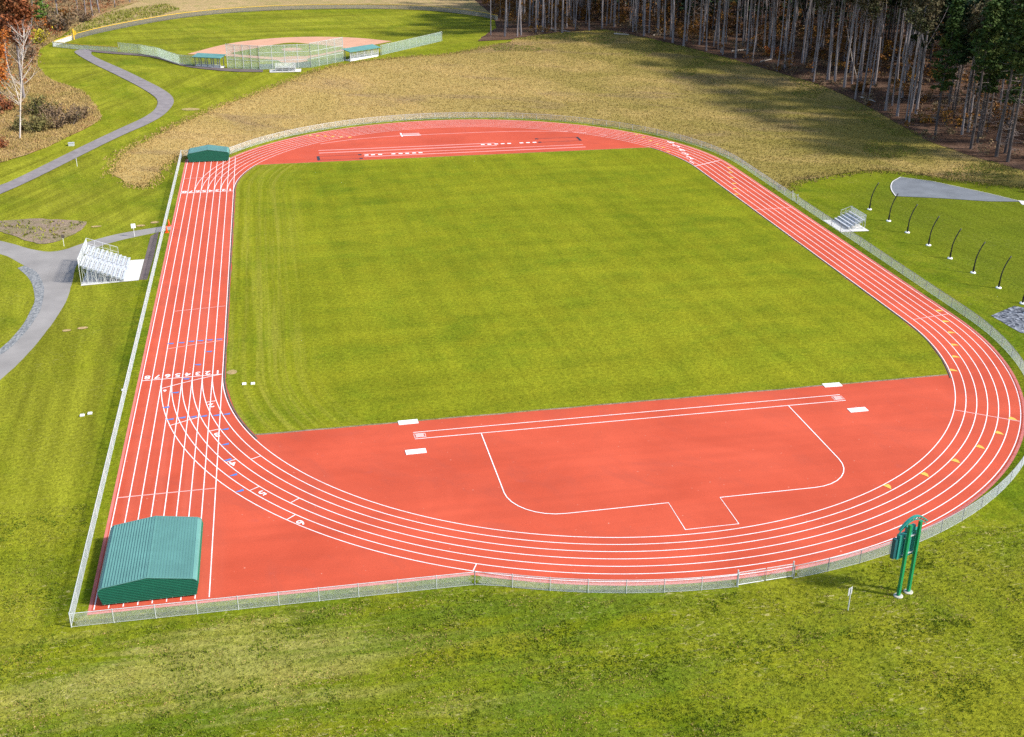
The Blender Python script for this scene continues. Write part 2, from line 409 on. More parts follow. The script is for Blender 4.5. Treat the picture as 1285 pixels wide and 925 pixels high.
def drape(name, poly, mat, dz, step=3.0, jit=0.0, flat=False, holes=(), kind='structure', edge=None):
    b = densify(poly, edge or step*0.6)
    if jit: b = jitter(b, jit)
    pts = [Vector(p) for p in b]; n = len(b)
    edges = [(i, (i+1) % n) for i in range(n)]
    if not flat:
        xs = [p[0] for p in b]; ys = [p[1] for p in b]
        gx = np.arange(min(xs), max(xs), step); gy = np.arange(min(ys), max(ys), step)
        X, Y = np.meshgrid(gx, gy); X = X.ravel(); Y = Y.ravel()
        ok = inside(b)(X, Y)
        B = np.array(b)
        for x, y in zip(X[ok], Y[ok]):
            if np.min((B[:,0]-x)**2+(B[:,1]-y)**2) > (step*0.35)**2: pts.append(Vector((x, y)))
    vo, _, fo, *_ = delaunay_2d_cdt(pts, edges, [], 1, 1e-5)
    m = MB()
    m.v = [(v.x, v.y, (0 if flat else terrain(v.x, v.y))+dz) for v in vo]
    for f in fo:
        a, b_, c_ = (vo[i] for i in f)
        m.f.append(tuple(f) if (b_-a).cross(c_-a) > 0 else tuple(reversed(f)))
    return struct(m.build(name, mat), kind)
def ribbon(m, pts, w, z, closed=False):
    n = len(pts); L = []; 
    for i in range(n):
        a = pts[(i-1) % n] if closed or i > 0 else pts[i]; b = pts[(i+1) % n] if closed or i < n-1 else pts[i]
        d = Vector((b[0]-a[0], b[1]-a[1])).normalized(); nx, ny = -d.y*w/2, d.x*w/2
        L.append(((pts[i][0]+nx, pts[i][1]+ny), (pts[i][0]-nx, pts[i][1]-ny)))
    vs = [(p[0], p[1], z if not callable(z) else z(p[0], p[1])) for l in L for p in l]
    fs = []
    for i in range(n if closed else n-1):
        j = (i+1) % n
        fs.append((2*i, 2*i+1, 2*j+1, 2*j))
    m.add(vs, fs)
def stadium(r, n=96, extra=0):
    out = []
    for k in range(n+1):
        t = PI*k/n; out.append((r*math.cos(t), HL+r*math.sin(t)))
    for k in range(n+1):
        t = PI*k/n; out.append((-r*math.cos(t), -HL-r*math.sin(t)))
    return out

# ------------------------------------------------------------------ ground
def axis_vals(a, b, fine, far):
    v = list(np.arange(a, b+0.01, fine)); s = fine; x = b
    while x < far: s *= 1.35; x += s; v.append(x)
    s = fine; x = a; w = []
    while x > -far: s *= 1.35; x -= s; w.append(x)
    return list(reversed(w))+v
def build_ground():
    xs = axis_vals(-170, 270, 2.5, 2500); ys = axis_vals(-120, 360, 2.5, 2500)
    nx, ny = len(xs), len(ys); m = MB()
    m.v = [(x, y, terrain(x, y)) for y in ys for x in xs]
    m.f = [(j*nx+i, j*nx+i+1, (j+1)*nx+i+1, (j+1)*nx+i) for j in range(ny-1) for i in range(nx-1)]
    struct(m.build('ground', 'grass', smooth=True))
build_ground()
#%%PART2
# ------------------------------------------------------------------ track surface and painted marks
def track_poly(r):
    out = []
    a0 = math.atan2(-math.sqrt(r*r-400), -20.0)
    a1 = math.atan2(math.sqrt(max(0.1, r*r-41.0**2)), -41.0)
    for k in range(61):
        t = a0+(0-a0)*k/60; out.append((r*math.cos(t), -HL+r*math.sin(t)))
    for k in range(81):
        t = a1*k/80; out.append((r*math.cos(t), HL+r*math.sin(t)))
    return out
OUT = R0+6*LW+0.50
WX = -(R0+8*LW)-0.42
drape('track_margin', track_poly(OUT)+[(WX, HL+math.sqrt(OUT*OUT-41**2)), (WX, -78.45)], 'pink', 0.012, flat=True, edge=2.0)
OUT2 = OUT-0.28
drape('running_track', track_poly(OUT2)+[(WX+0.25, HL+math.sqrt(OUT2*OUT2-41**2)), (WX+0.25, -78.2)], 'track', 0.020, flat=True, edge=2.0)
ri = R0-0.32
def infield_poly(r, y0, y1):
    out = []
    t1 = math.asin((y1-HL)/r); t0 = math.asin((-y0-HL)/r)
    out += [(r*math.cos(t1*k/16), HL+r*math.sin(t1*k/16)) for k in range(17)]
    out += [(-r*math.cos(t1*k/16), HL+r*math.sin(t1*k/16)) for k in range(16, -1, -1)]
    out += [(-r*math.cos(t0*k/16), -HL-r*math.sin(t0*k/16)) for k in range(17)]
    out += [(r*math.cos(t0*k/16), -HL-r*math.sin(t0*k/16)) for k in range(16, -1, -1)]
    return out
IY0, IY1 = -51.75, 52.9
drape('infield_worn_edge', infield_poly(ri-0.02, IY0-0.1, IY1+0.1), 'soil', 0.024, flat=True, edge=1.2, jit=0.10)
drape('infield_grass', infield_poly(ri-0.05, IY0+0.16, IY1-0.1), 'infield', 0.034, flat=True, edge=1.0, jit=0.10)
# dark kerb round the infield (both straights and the grass part of the bends)
def kerb_path(sx, ext):
    t = math.asin((52.6-HL)/(R0-0.2)); r = R0-0.20
    up = [(sx*r*math.cos(t*k/14), HL+r*math.sin(t*k/14)) for k in range(14, -1, -1)]
    dn = [(sx*r*math.cos(t*k/14), -HL-r*math.sin(t*k/14)) for k in range(15)]
    return up+dn
for sx in (-1, 1):
    m = MB(); p = kerb_path(sx, 0)
    m2 = [(x, y, 0.05) for x, y in p]
    for a, b in zip(m2[:-1], m2[1:]): m.bar(a, b, 0.13, 0.06)
    struct(m.build('track_kerb', 'kerb'))

lines = MB()
for k in range(0, 9):                                    # home straight
    x = -(R0+k*LW)
    ribbon(lines, [(x, y) for y in np.linspace(-77.9, 59.2, 24)], 0.080, 0.026)
struct(lines.build('straight_lane_lines', 'paint'))
ovals = MB()
for k in range(0, 7):
    s = stadium(R0+k*LW, 120)
    # leave out the part already painted by the straight
    seq = []
    for i, p in enumerate(s): seq.append(p)
    right = [p for p in seq[:121]]                        # far bend, right to left
    left = [p for p in seq[121:]]                         # near bend, left to right
    ribbon(ovals, right, 0.080, 0.030)
    ribbon(ovals, left+[right[0]], 0.080, 0.030)
struct(ovals.build('oval_lane_lines', 'paint'))
cross = MB(); worn = MB()
xs_out, xs_in = -(R0+8*LW), -R0
Z = 0.036
ribbon(cross, [(xs_out, -36.95), (xs_in, -36.80)], 0.10, Z)
ribbon(cross, [(xs_out, 36.43), (xs_in, 36.43)], 0.12, Z)
ribbon(worn, [(xs_out, 45.7), (xs_in, 45.9)], 0.14, Z)
ribbon(worn, [(xs_out, -61.45), (xs_in, -61.38)], 0.13, Z)
ribbon(cross, [(-46.4, -39.35), (-45.2, -38.75), (-44.0, -38.2), (-42.8, -37.7), (-41.5, -37.2), (-40.25, -36.80)], 0.09, Z+.004)
ribbon(worn, [(-46.43, -28.7), (-43.3, -27.9), (-40.3, -27.3)], 0.10, Z)
ribbon(worn, [(-46.43, -17.0), (-40.3, -16.3)], 0.10, Z)
ribbon(cross, [(-45.0, -48.2), (-43.4, -47.4), (-42.1, -46.75)], 0.09, Z)
ribbon(worn, [(R0, 10.5), (R0+6*LW, 10.7)], 0.15, Z)
ribbon(cross, [(39.9, 37.9), (45.9, 41.0)], 0.15, Z)
ribbon(worn, [(41.24, -36.4), (46.4, -35.5)], 0.12, Z)
a = math.atan2(-59.73+HL, 32.88)
ribbon(worn, [((R0+0.0)*math.cos(a), -HL+R0*math.sin(a)), ((R0+6*LW)*math.cos(a), -HL+(R0+6*LW)*math.sin(a))], 0.13, Z)
# staggered start ticks in lanes 2-6 and the two short ones above them
def polar(x, y): return math.atan2(y+HL, x)
def arc(r, t): return (r*math.cos(t), -HL+r*math.sin(t))
for lane, (x, y) in zip((2, 3, 4, 5, 6), ((-41.25, -43.46), (-40.7, -50.0), (-38.6, -56.4), (-36.8, -62.1), (-33.8, -67.6))):
    t = polar(x, y)
    ribbon(cross, [arc(R0+(lane-1)*LW+.05, t), arc(R0+lane*LW-.05, t)], 0.09, Z)
for lane, (x, y) in ((5, (-33.36, -64.86)), (3, (-36.9, -56.5)), (6, (-19.75, -77.9))):
    t = polar(x, y)
    r = math.hypot(x, y+HL); k = round((r-R0)/LW-0.5)
    ribbon(cross, [arc(R0+k*LW+.05, t), arc(R0+(k+1)*LW-.05, t)], 0.08, Z)
struct(cross.build('start_and_finish_lines', 'paint')); struct(worn.build('worn_start_lines', 'faded'))

marksY = MB(); marksB = MB()
def flag(m, x, y, t, w=0.95, h=0.42, z=Z+0.004):
    # a small pennant-shaped exchange mark; t = running direction
    d = Vector((math.cos(t), math.sin(t))); s = Vector((-d.y, d.x)); p = Vector((x, y))
    q = [p-s*w/2, p+s*w/2, p+s*w*0.32+d*h, p-s*w*0.1+d*h*0.75]
    vs = [(v.x, v.y, z) for v in q]
    m.add(vs, [(0, 1, 2, 3)] if (q[1]-q[0]).cross(q[2]-q[0]) > 0 else [(3, 2, 1, 0)])
def rundir(x, y):
    if y < -HL: return math.atan2(y+HL, x)+PI/2
    if y > HL: return math.atan2(y-HL, x)+PI/2
    return PI/2 if x > 0 else -PI/2
for x, y in [(18.45,-72.65),(22.85,-71.33),(27.01,-69.57),(30.81,-67.53),(34.25,-65.3),(37.37,-62.77),(37.9,-51.0),(40.15,-47.72),(41.9,-44.62),(43.53,-41.2),(44.76,-37.9),(45.87,-34.54),
             (45.9,35.69),(44.86,32.54),(43.82,29.22),(42.77,25.53),(41.73,22.43),(40.68,19.2),(37.34,63.48),(38.02,60.93),(38.48,57.81),(38.78,54.78),(39.1,52.14),(38.96,48.7)]:
    flag(marksY, x, y, rundir(x, y), 0.9, 0.6)
for x, y in [(-25.83,74.4),(-24.46,73.8),(-23.0,73.2),(-21.55,72.6),(-19.95,72.0),(-18.34,71.4)]:
    flag(marksY, x, y, rundir(x, y), 0.8, 0.8)
for x, y in [(-46.18,-27.06),(-45.0,-27.01),(-43.9,-26.85),(-42.9,-26.82),(-41.85,-26.79),(-40.78,-26.79),(-41.82,-30.2),(-42.89,-33.66),(-43.95,-37.2),(-44.86,-40.47),(-45.6,-43.84),
             (-45.03,-46.67),(-43.89,-46.53),(-42.81,-46.56),(-41.81,-46.58),(-40.57,-46.64),(-39.56,-46.56),(-39.64,-49.89),(-39.57,-53.08),(-39.28,-56.23),(-38.73,-59.21),(-38.13,-62.2)]:
    flag(marksB, x, y, rundir(x, y), 0.85, 0.34)
struct(marksY.build('exchange_zone_marks', 'yellow')); struct(marksB.build('break_line_marks', 'blue'))

# lane numbers
def number(txt, x, y, ang, h, z=Z+0.004, sx=1.0):
    cu = bpy.data.curves.new('lane_number', 'FONT'); cu.body = txt; cu.size = h*1.38
    cu.align_x = 'CENTER'; cu.align_y = 'CENTER'; cu.offset = 0.02*h
    tmp = bpy.data.objects.new('lane_number', cu); COL.objects.link(tmp)
    dg = bpy.context.evaluated_depsgraph_get(); me = bpy.data.meshes.new_from_object(tmp.evaluated_get(dg))
    bpy.data.objects.remove(tmp); bpy.data.curves.remove(cu)
    me.materials.clear(); me.materials.append(MAT['paint'])
    mat = Matrix.Translation((x, y, z)) @ Matrix.Rotation(ang, 4, 'Z') @ Matrix.Diagonal((sx, 1, 1, 1))
    me.transform(mat)
    return me
numbers = []
for k in range(1, 9):
    x = -(R0+(k-0.5)*LW)
    numbers.append(number(str(k), x, -36.15, PI, 0.92))
    numbers.append(number(str(k), x, 37.25, PI, 1.15))
for lane, (x, y) in zip((2, 3, 4, 5, 6), ((-41.1,-44.34),(-40.36,-51.02),(-38.76,-57.1),(-36.14,-63.01),(-33.01,-68.55))):
    numbers.append(number(str(lane), x, y, rundir(x, y)-PI/2, 0.85))
numbers.append(number('6', -45.95, -39.9, PI, 0.55))
for lane, (x, y) in zip((6, 5, 4, 3, 2, 1), ((41.66,56.0),(41.82,52.93),(41.75,49.76),(41.46,46.71),(41.25,43.72),(40.5,40.6))):
    numbers.append(number(str(lane), x, y, rundir(x, y)-PI/2, 2.0, sx=0.55))
bmn = bmesh.new()
for me in numbers:
    bmn.from_mesh(me); bpy.data.meshes.remove(me)
men = bpy.data.meshes.new('lane_numbers'); bmn.to_mesh(men); bmn.free(); men.materials.append(MAT['paint'])
on = bpy.data.objects.new('lane_numbers', men); COL.objects.link(on); struct(on)

# pole vault runway, ball-game style key and boxes in the near bend
field = MB()
for y in (-54.15, -55.52): ribbon(field, [(-21.7, y), (22.95, y)], 0.09, Z)
key = [(-15.25,-55.6),(-15.24,-66.8)]+[(-10.75+4.5*math.cos(PI+PI/2*k/8), -66.95+4.5*math.sin(PI+PI/2*k/8)) for k in range(9)]+[(-1.55,-71.45),(-1.55,-75.85),(3.18,-75.85),(3.18,-71.45)]+[(12.1+4.5*math.cos(-PI/2+PI/2*k/8), -66.95+4.5*math.sin(-PI/2+PI/2*k/8)) for k in range(9)]+[(16.6,-55.6)]
ribbon(field, key, 0.09, Z+0.004)
for x0 in (-21.7, 21.85):
    ribbon(field, [(x0,-54.5),(x0+1.1,-54.5),(x0+1.1,-55.2),(x0,-55.2)], 0.06, Z+0.004, closed=True)
struct(field.build('vault_runway_lines', 'paint'))
pit = MB()
for x0 in (-21.55, 22.0): pit.box(x0, -55.15, Z+0.002, x0+0.8, -54.55, Z+0.008)
struct(pit.build('vault_box_covers', 'faded'))

# twin jump runways in the far bend
rw = MB()
def rect(m, x0, y0, x1, y1, z): m.add([(x0,y0,z),(x1,y0,z),(x1,y1,z),(x0,y1,z)], [(0,1,2,3)])
rect(rw, -25.1, 59.3, 8.3, 59.85, 0.028); rect(rw, -17.2, 55.1, 24.6, 55.6, 0.028)
rect(rw, -25.1, 61.3, 8.3, 61.75, 0.028); rect(rw, -17.2, 57.15, 24.6, 57.5, 0.028)
struct(rw.build('jump_runway_lines', 'pale'))
sq = MB()
for x in (-16.63,-15.45,-14.13,-11.69,-10.35,-9.13,-7.86,-6.66): rect(sq, x-.36, 56.2, x+.36, 56.8, 0.034)
for x in (5.8,7.06,8.39,9.65,10.92,13.32,14.6,15.88): rect(sq, x-.36, 60.4, x+.36, 61.0, 0.034)
struct(sq.build('takeoff_board_marks', 'paint'))
edge = MB()
def frame(m, x0, y0, x1, y1, w, endw, z, far_end):
    rect(m, x0, y0-w/2, x1, y0+w/2, z); rect(m, x0, y1-w/2, x1, y1+w/2, z)
    xe = x0 if far_end < 0 else x1
    rect(m, xe-endw/2, y0-w, xe+endw/2, y1+w, z+0.004)
    xo = x1 if far_end < 0 else x0
    for y in (y0, y1): rect(m, xo-0.3, y-0.4, xo+0.3, y+0.4, z+0.004)
frame(edge, -25.4, 54.2, -17.8, 57.0, 0.16, 0.5, 0.030, -1)
frame(edge, 16.9, 60.6, 25.0, 63.4, 0.16, 0.5, 0.030, 1)
struct(edge.build('sand_pit_edges', 'black'))
st = MB()
ribbon(st, [(-24.5,66.6),(-22.9,67.5),(-18.6,69.2),(-13,70.3),(-8.85,70.8),(-1.3,70.9),(6.7,70.9),(14.7,70.5),(22.5,69.0),(28.0,66.6),(31,64)], 0.30, 0.030)
struct(st.build('steeplechase_line', 'pale'))
st = MB(); rect(st, -8.5, 70.5, -4.7, 70.85, 0.036); rect(st, -8.65, 70.0, -8.35, 73.0, 0.040)
struct(st.build('water_jump_marks', 'white'))
st = MB(); rect(st, -8.2, 71.2, -4.9, 72.6, 0.034); struct(st.build('water_jump_cover', 'pale'))

# four white boards lying on the rubber beside the vault boxes
wp = [((-21.92,-51.88), 0.02, 'white board lying beside the grass edge, at the home-straight end of the vault runway'),
      ((-21.93,-58.05), 0.02, 'white board on the rubber inside the bend, at the home-straight end of the runway'),
      ((23.22,-51.82), -0.03, 'white board lying beside the grass edge, at the back-straight end of the vault runway'),
      ((23.13,-57.80), 0.0, 'white board on the rubber inside the bend, at the back-straight end of the runway')]
for i, ((x, y), a, lab) in enumerate(wp):
    m = MB(); m.box(-0.97, -0.42, 0, 0.97, 0.42, 0.05)
    o = m.build('white_board', 'white'); o.location = (x, y, 0.022); o.rotation_euler = (0, 0, a)
    tag(o, lab, 'board', 'white boards on the rubber')

# ------------------------------------------------------------------ land cover sheets
DRYU = [(-60.43,50.7),(-60.71,61.73),(-59.48,67.35),(-51.68,86.4),(-42.47,103.71),(-36.56,111.55),(-31.02,120.1),(-23.32,132.78),(-15.34,140.67),(-8.53,144.44),(2.36,147.4),(13.23,148.39),(21.16,153.0),(30.86,158.67)]
FOR = [(32.81,164.5),(47.44,170.5),(60.87,170.7),(65.66,155.91),(75.35,138.19),(81.47,125.68),(85.91,110.94),(89.78,97.0),(91.39,84.03),(91.99,66.86),(91.5,47.86),(92.5,35.35),(95.39,22.96)]
DRYR = [(92.5,12.0),(81.49,21.45),(72.42,29.63),(65.94,29.16),(59.14,27.17),(52.8,25.18),(49.4,20.0)]
fence_up = [(49.2*math.cos(t), HL+49.2*math.sin(t)) for t in np.linspace(-0.05, 2.58, 60)]
DRYL = [(-42.2,62.3),(-50.2,62.2),(-52.6,55.92),(-53.91,46.4),(-54.81,41.49),(-57.63,44.51)]
DRY = smooth_poly(DRYU, 1)+FOR+smooth_poly(DRYR, 1)+[(49.2, 26.0)]+fence_up+DRYL
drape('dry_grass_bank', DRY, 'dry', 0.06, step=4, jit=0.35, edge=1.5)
LIT = [(23.31,165.26),(31.93,163.97),(46.99,170.79),(60.87,170.74),(65.66,155.91),(75.35,138.19),(81.47,125.68),(85.91,110.94),(89.78,97.0),(91.39,84.03),(91.99,66.86),(90.7,51.41),(90.62,45.25),(92.38,34.35),(95.39,22.96),(99,5),(102,-30),(110,-70),(200,-80),(330,60),(330,400),(60,400),(40,300),(37.5,222),(35.5,205),(33,190),(27,175)]
drape('forest_floor', LIT, 'litter', 0.12, step=6, jit=0.5, edge=2.5)
# meadow beyond the outfield fence and brushy ground by the left-hand wood
OFENCE = [(-85.36,190.33),(-78.94,204.27),(-64.91,224.37),(-51.18,236.76),(-33.81,243.66),(-15.83,244.78),(2.28,242.87),(19.86,235.95),(32.92,219.87),(36.9,208.0)]
OFENCE_S = smooth_poly(OFENCE, 2)
drape('tan_meadow', OFENCE_S+[(39,222),(41,300),(58,400),(-200,400),(-140,330),(-75,275),(-81.6,250.4),(-87.8,222),(-88.5,198)], 'tan', 0.09, step=7, jit=0.4, edge=3)
LW_ = [(-80.75,60.86),(-74.24,70.95),(-68.89,85.15),(-66.85,91.28),(-68.5,100),(-73.36,116.12),(-82.89,130.03),(-89.06,152.42),(-91.63,174.67),(-90.46,188.22),(-89.5,200),(-87.78,222.08),(-81.63,250.44),(-75,275),(-140,330),(-260,330),(-260,30),(-95,40)]
drape('wood_edge_ground', smooth_poly(LW_[:9], 1)+LW_[9:], 'brush', 0.12, step=6, jit=0.6, edge=2.5)

# ------------------------------------------------------------------ paths
TL = [(-82,38.0),(-78.17,46.67),(-76.91,48.31),(-69.13,68.89),(-63.46,82.4),(-57.64,94.77),(-56.54,104.98),(-58.55,113.19),(-72.03,141.45),(-81.92,166.58),(-82.4,171.0),(-80.5,173.2)]
TR = [(-81,33.0),(-77.13,41.0),(-73.75,48.29),(-67.8,63.89),(-62.28,77.82),(-55.79,90.69),(-53.68,101.4),(-53.66,108.52),(-55.77,116.01),(-62.9,130.65),(-70.94,148.28),(-76.63,160.95),(-78.0,166.5),(-77.5,171.2)]
drape('asphalt_trail', smooth_poly(TL, 2)+list(reversed(smooth_poly(TR, 2))), 'asphalt', 0.10, step=3)
FU = [(-79.9,173.0),(-79.36,171.6),(-70.75,166.0),(-63.49,161.4),(-59.15,155.5),(-55.38,148.0),(-50.75,142.0),(-42.14,138.6),(-34.55,136.6)]
FD = [(-77.9,168.9),(-78.07,168.08),(-70.36,162.6),(-63.14,158.4),(-58.82,152.2),(-55.1,144.6),(-50.57,139.8),(-42.05,135.0),(-34.59,134.13)]
drape('ballfield_path', smooth_poly(FU, 1)+list(reversed(smooth_poly(FD, 1))), 'asphalt_dark', 0.13, step=3)
RU = [(-90,28),(-80,21.0),(-72.55,16.26),(-66.66,10.23),(-63.61,9.09),(-60.56,12.86),(-55.97,16.61),(-50.66,18.56),(-48.96,19.2)]
RD = [(-48.65,16.99),(-53.73,14.2),(-56.28,12.61),(-59.48,9.41),(-60.18,4.87),(-60.4,0.96),(-59.63,-8.48),(-60.0,-15.92),(-61.09,-24.67),(-63.15,-34.47),(-70,-52)]
RI = [(-76,-44),(-64.5,-27.14),(-63.49,-24.21),(-62.6,-18.57),(-62.36,-11.41),(-63.18,-5.18),(-64.86,0.84),(-68.06,5.35),(-71.49,10.57),(-80,15.5),(-90,22)]
drape('access_road', smooth_poly(RU, 2)+smooth_poly(RD, 2)+smooth_poly(RI, 2), 'road', 0.010, flat=True, edge=1.0, jit=0.10)
RG = [(-67.2,4.1),(-64.86,0.84),(-63.18,-5.18),(-62.36,-11.41),(-62.6,-18.57),(-63.49,-24.21),(-64.5,-27.14),(-72,-38)]
GV = [(-67.9,3.2),(-65.9,-0.6),(-64.3,-5.6),(-63.45,-11.4),(-63.6,-18.3),(-64.4,-23.6),(-65.5,-26.9),(-73,-38)]
drape('road_gravel_strip', smooth_poly(GV, 2)+list(reversed(smooth_poly(RG, 2))), 'gravel2', 0.016, flat=True, edge=1.0, jit=0.10)
drape('bare_ground', smooth_poly([(-80,25.5),(-74.38,26.15),(-67.46,25.69),(-61.46,23.74),(-61.38,21.28),(-62.12,18.26),(-64.42,14.14),(-66.38,12.86),(-69.16,15.4),(-73.38,20.76),(-79,22.5)], 1, True), 'soil', 0.05, step=2, jit=0.5, edge=0.8)
drape('walkway', [(-51.55,-4.55),(-50.55,-4.7),(-50.40,5.4),(-50.55,16.2),(-51.55,14.2)], 'asphalt_dark', 0.014, flat=True, edge=1)
drape('concrete_pad', [(-58.7,-5.55),(-51.58,-4.75),(-51.58,3.75),(-58.7,3.2)], 'concrete', 0.03, flat=True)
drape('concrete_pad', [(48.35,3.55),(52.75,2.85),(52.75,-2.85),(48.35,-2.55)], 'concrete', 0.03, flat=True)
drape('gravel_bed', [(51.2,-37.0),(55.93,-34.6),(60.5,-39.2),(56.2,-45.2),(51.6,-42.6)], 'gravel', 0.03, flat=True, edge=0.6, jit=0.08)
WEDGE = smooth_poly([(65.89,13.57),(66.35,15.2),(67.2,17.6),(68.6,20.2),(70.4,22.6),(72.6,24.3)], 1)+[(76.6,20.79),(81.8,12.29),(84.3,6.9),(79.14,8.06),(72.49,11.16)]
drape('shot_put_sector', WEDGE, 'crushed', 0.05, step=3)
m = MB(); ribbon(m, WEDGE[:9]+[(72.6,24.3)], 0.16, lambda x, y: terrain(x, y)+0.10); ribbon(m, [(72.6,24.3),(76.6,20.79),(81.8,12.29),(84.3,6.9)], 0.10, lambda x, y: terrain(x, y)+0.08)
struct(m.build('sector_edge', 'concrete'))
drape('throwing_circle_pad', [(84.2,7.6),(87.0,5.6),(85.6,3.4),(83.4,5.3)], 'concrete', 0.06, step=3)
for i, (x, y, a, b) in enumerate(((-58.28,-20.89,0.5,0.35),(-56.56,-20.47,0.62,0.4),(-59.8,20.39,0.75,0.4),(-53.43,19.6,0.7,0.45),(-51.45,20.9,0.6,0.5),(-39.2,-36.5,0.55,0.6),(-49.9,99.3,1.9,1.1))):
    drape('bare_soil_patch', [(x+a*math.cos(t), y+b*math.sin(t)) for t in np.linspace(0, 2*PI, 14, endpoint=False)], 'tan', 0.05, flat=y < 90, step=1.0, edge=0.4, jit=0.1)

# ------------------------------------------------------------------ ball field ground
BC = (-27.0, 160.0)
H = Vector((-26.9, 148.2)); BL = Vector((-43.6, 158.3)); BR = Vector((-11.6, 161.8)); B2 = Vector((-27.2, 176.0))
arcpts = [(-53.5,160.5)]+smooth_poly([(-53.5,160.5),(-44.2,176.3),(-34,183.2),(-26.5,185.0),(-18,184.6),(-8,180.8),(0.5,172.5)], 3)
CLAY = arcpts+[(-2.5,169.5),(-12.9,159.5),(-23.6,149.0),(-23.4,146.0),(-26.5,144.2),(-30,145.2),(-30.8,148.2),(-44.5,156.3)]
drape('infield_clay', CLAY, 'clay', 0.06, step=3)
diamond = [tuple(H.lerp(BL, .30)), tuple(H.lerp(BL, .95)), tuple(B2.lerp(BL, .06)), tuple(B2.lerp(BR, .06)), tuple(H.lerp(BR, .95)), tuple(H.lerp(BR, .24))]
diamond = [(-31.0,151.6),(-43.2,159.0),(-41.5,161.5),(-30.0,173.6),(-27.0,175.2),(-24,174.0),(-13.8,164.8),(-12.6,162.2),(-22.9,152.3),(-26.9,153.4)]
drape('infield_turf', smooth_poly(diamond, 1, True), 'grass', 0.09, step=3)
drape('pitching_mound', [(-26.9+2.7*math.cos(t), 163.2+2.7*math.sin(t)) for t in np.linspace(0, 2*PI, 24, endpoint=False)], 'clay', 0.13, step=2)
#%%PART3
# ------------------------------------------------------------------ fences
def arclen(pts):
    s = [0.0]
    for a, b in zip(pts[:-1], pts[1:]): s.append(s[-1]+math.hypot(b[0]-a[0], b[1]-a[1]))
    return s
def along(pts, s, t):
    t = max(0.0, min(s[-1], t)); i = max(0, min(len(s)-2, int(np.searchsorted(s, t))-1))
    k = (t-s[i])/max(1e-9, s[i+1]-s[i]); return (pts[i][0]*(1-k)+pts[i+1][0]*k, pts[i][1]*(1-k)+pts[i+1][1]*k)
def chain_fence(name, label, pts, h, spacing=3.05, pitch=0.085, wire=0.0085, wmat='wire', pmat='galv', prad=0.035, group=None, cat='fence',
                cap=None, rails=(1.0,), z=None, bottom=True, inner_rail=False):
    zf = z or terrain
    s = arclen(pts); L = s[-1]
    p0 = pts[0]
    root = thing(name, (p0[0], p0[1], zf(*p0)), label, cat, group)
    ox, oy, oz = root.location
    def P(t, hh):
        x, y = along(pts, s, t); return Vector((x-ox, y-oy, zf(x, y)-oz+hh))
    n = max(1, round(L/spacing))
    for i in range(n+1):
        m = MB(); r = prad*(1.35 if i in (0, n) else 1.0)
        m.tube([P(L*i/n, -0.05), P(L*i/n, h+0.06)], r, 6); m.build('post', pmat, root)
    m = MB(); k = max(2, int(L/2.0))
    for hh in rails: m.tube([P(L*i/k, h*hh) for i in range(k+1)], 0.028, 6)
    m.build('top_rail', pmat, root)
    m = MB(); hh = h-0.04; w = wire
    nseg = max(1, int(math.ceil(hh/0.7)))
    t = -hh
    while t < L:
        for sg in (1, -1):
            a = t if sg > 0 else t+hh
            ps = []
            for j in range(nseg+1):
                u = t+hh*j/nseg; v = hh*j/nseg if sg > 0 else hh*(1-j/nseg)
                ps.append((u, 0.03+v))
            ps = [q for q in ps if -0.001 <= q[0] <= L+0.001]
            if len(ps) < 2: continue
            m.tube([P(*q) for q in ps], w/2, 3, cap=False)
        t += pitch
    if bottom: m.tube([P(L*i/k, 0.05) for i in range(k+1)], 0.012, 4)
    m.build('chain_link', wmat, root)
    if cap:
        m = MB()
        for i in range(k): m.bar(P(L*i/k, h+0.03), P(L*(i+1)/k, h+0.03), 0.12, 0.13)
        m.build('cap', cap, root)
    return root
def arcpts_f(cx, cy, r, a0, a1, n): return [(cx+r*math.cos(a0+(a1-a0)*k/n), cy+r*math.sin(a0+(a1-a0)*k/n)) for k in range(n+1)]
GF = 'chain link fences round the running track'
chain_fence('chain_link_fence', 'long straight chain link fence beside the home straight, next to the big white bleachers', [(-49.85,-79.7),(-49.75,61.2)], 1.2, group=GF, pitch=0.052, wire=0.0064)
chain_fence('chain_link_fence', 'straight chain link fence behind the near green shed, from the sharp corner to the bend', [(-49.85,-79.75),(-20.14,-80.2)], 1.2, group=GF, pitch=0.052, wire=0.0064)
RF = 47.92
near = [(-20.14,-80.2)]+arcpts_f(0, -HL, RF, math.atan2(-44.2, -18.6), math.atan2(-47.85, -0.3), 16)
chain_fence('chain_link_fence', 'short curved chain link fence below the near bend, left of the gate', near, 1.2, group=GF, pitch=0.052, wire=0.0064)
right = arcpts_f(0, -HL, RF, math.atan2(-47.7, 4.4), 0.0, 64)+[(48.0,-25),(48.15,-10),(48.2,12.6)]
chain_fence('chain_link_fence', 'long chain link fence sweeping round the near bend past the scoreboard', right, 1.2, group=GF, pitch=0.052, wire=0.0064, pmat='galv_dark')
far = [(48.2,14.6),(48.2,24)]+[(48.3*math.cos(t), HL+48.3*math.sin(t)) for t in np.linspace(0, 2.60, 60)]+[(-44.2,61.2),(-49.75,61.3)]
chain_fence('chain_link_fence', 'chain link fence curving round the far bend below the dry grass bank', far, 1.2, group=GF, pitch=0.052, wire=0.0052)
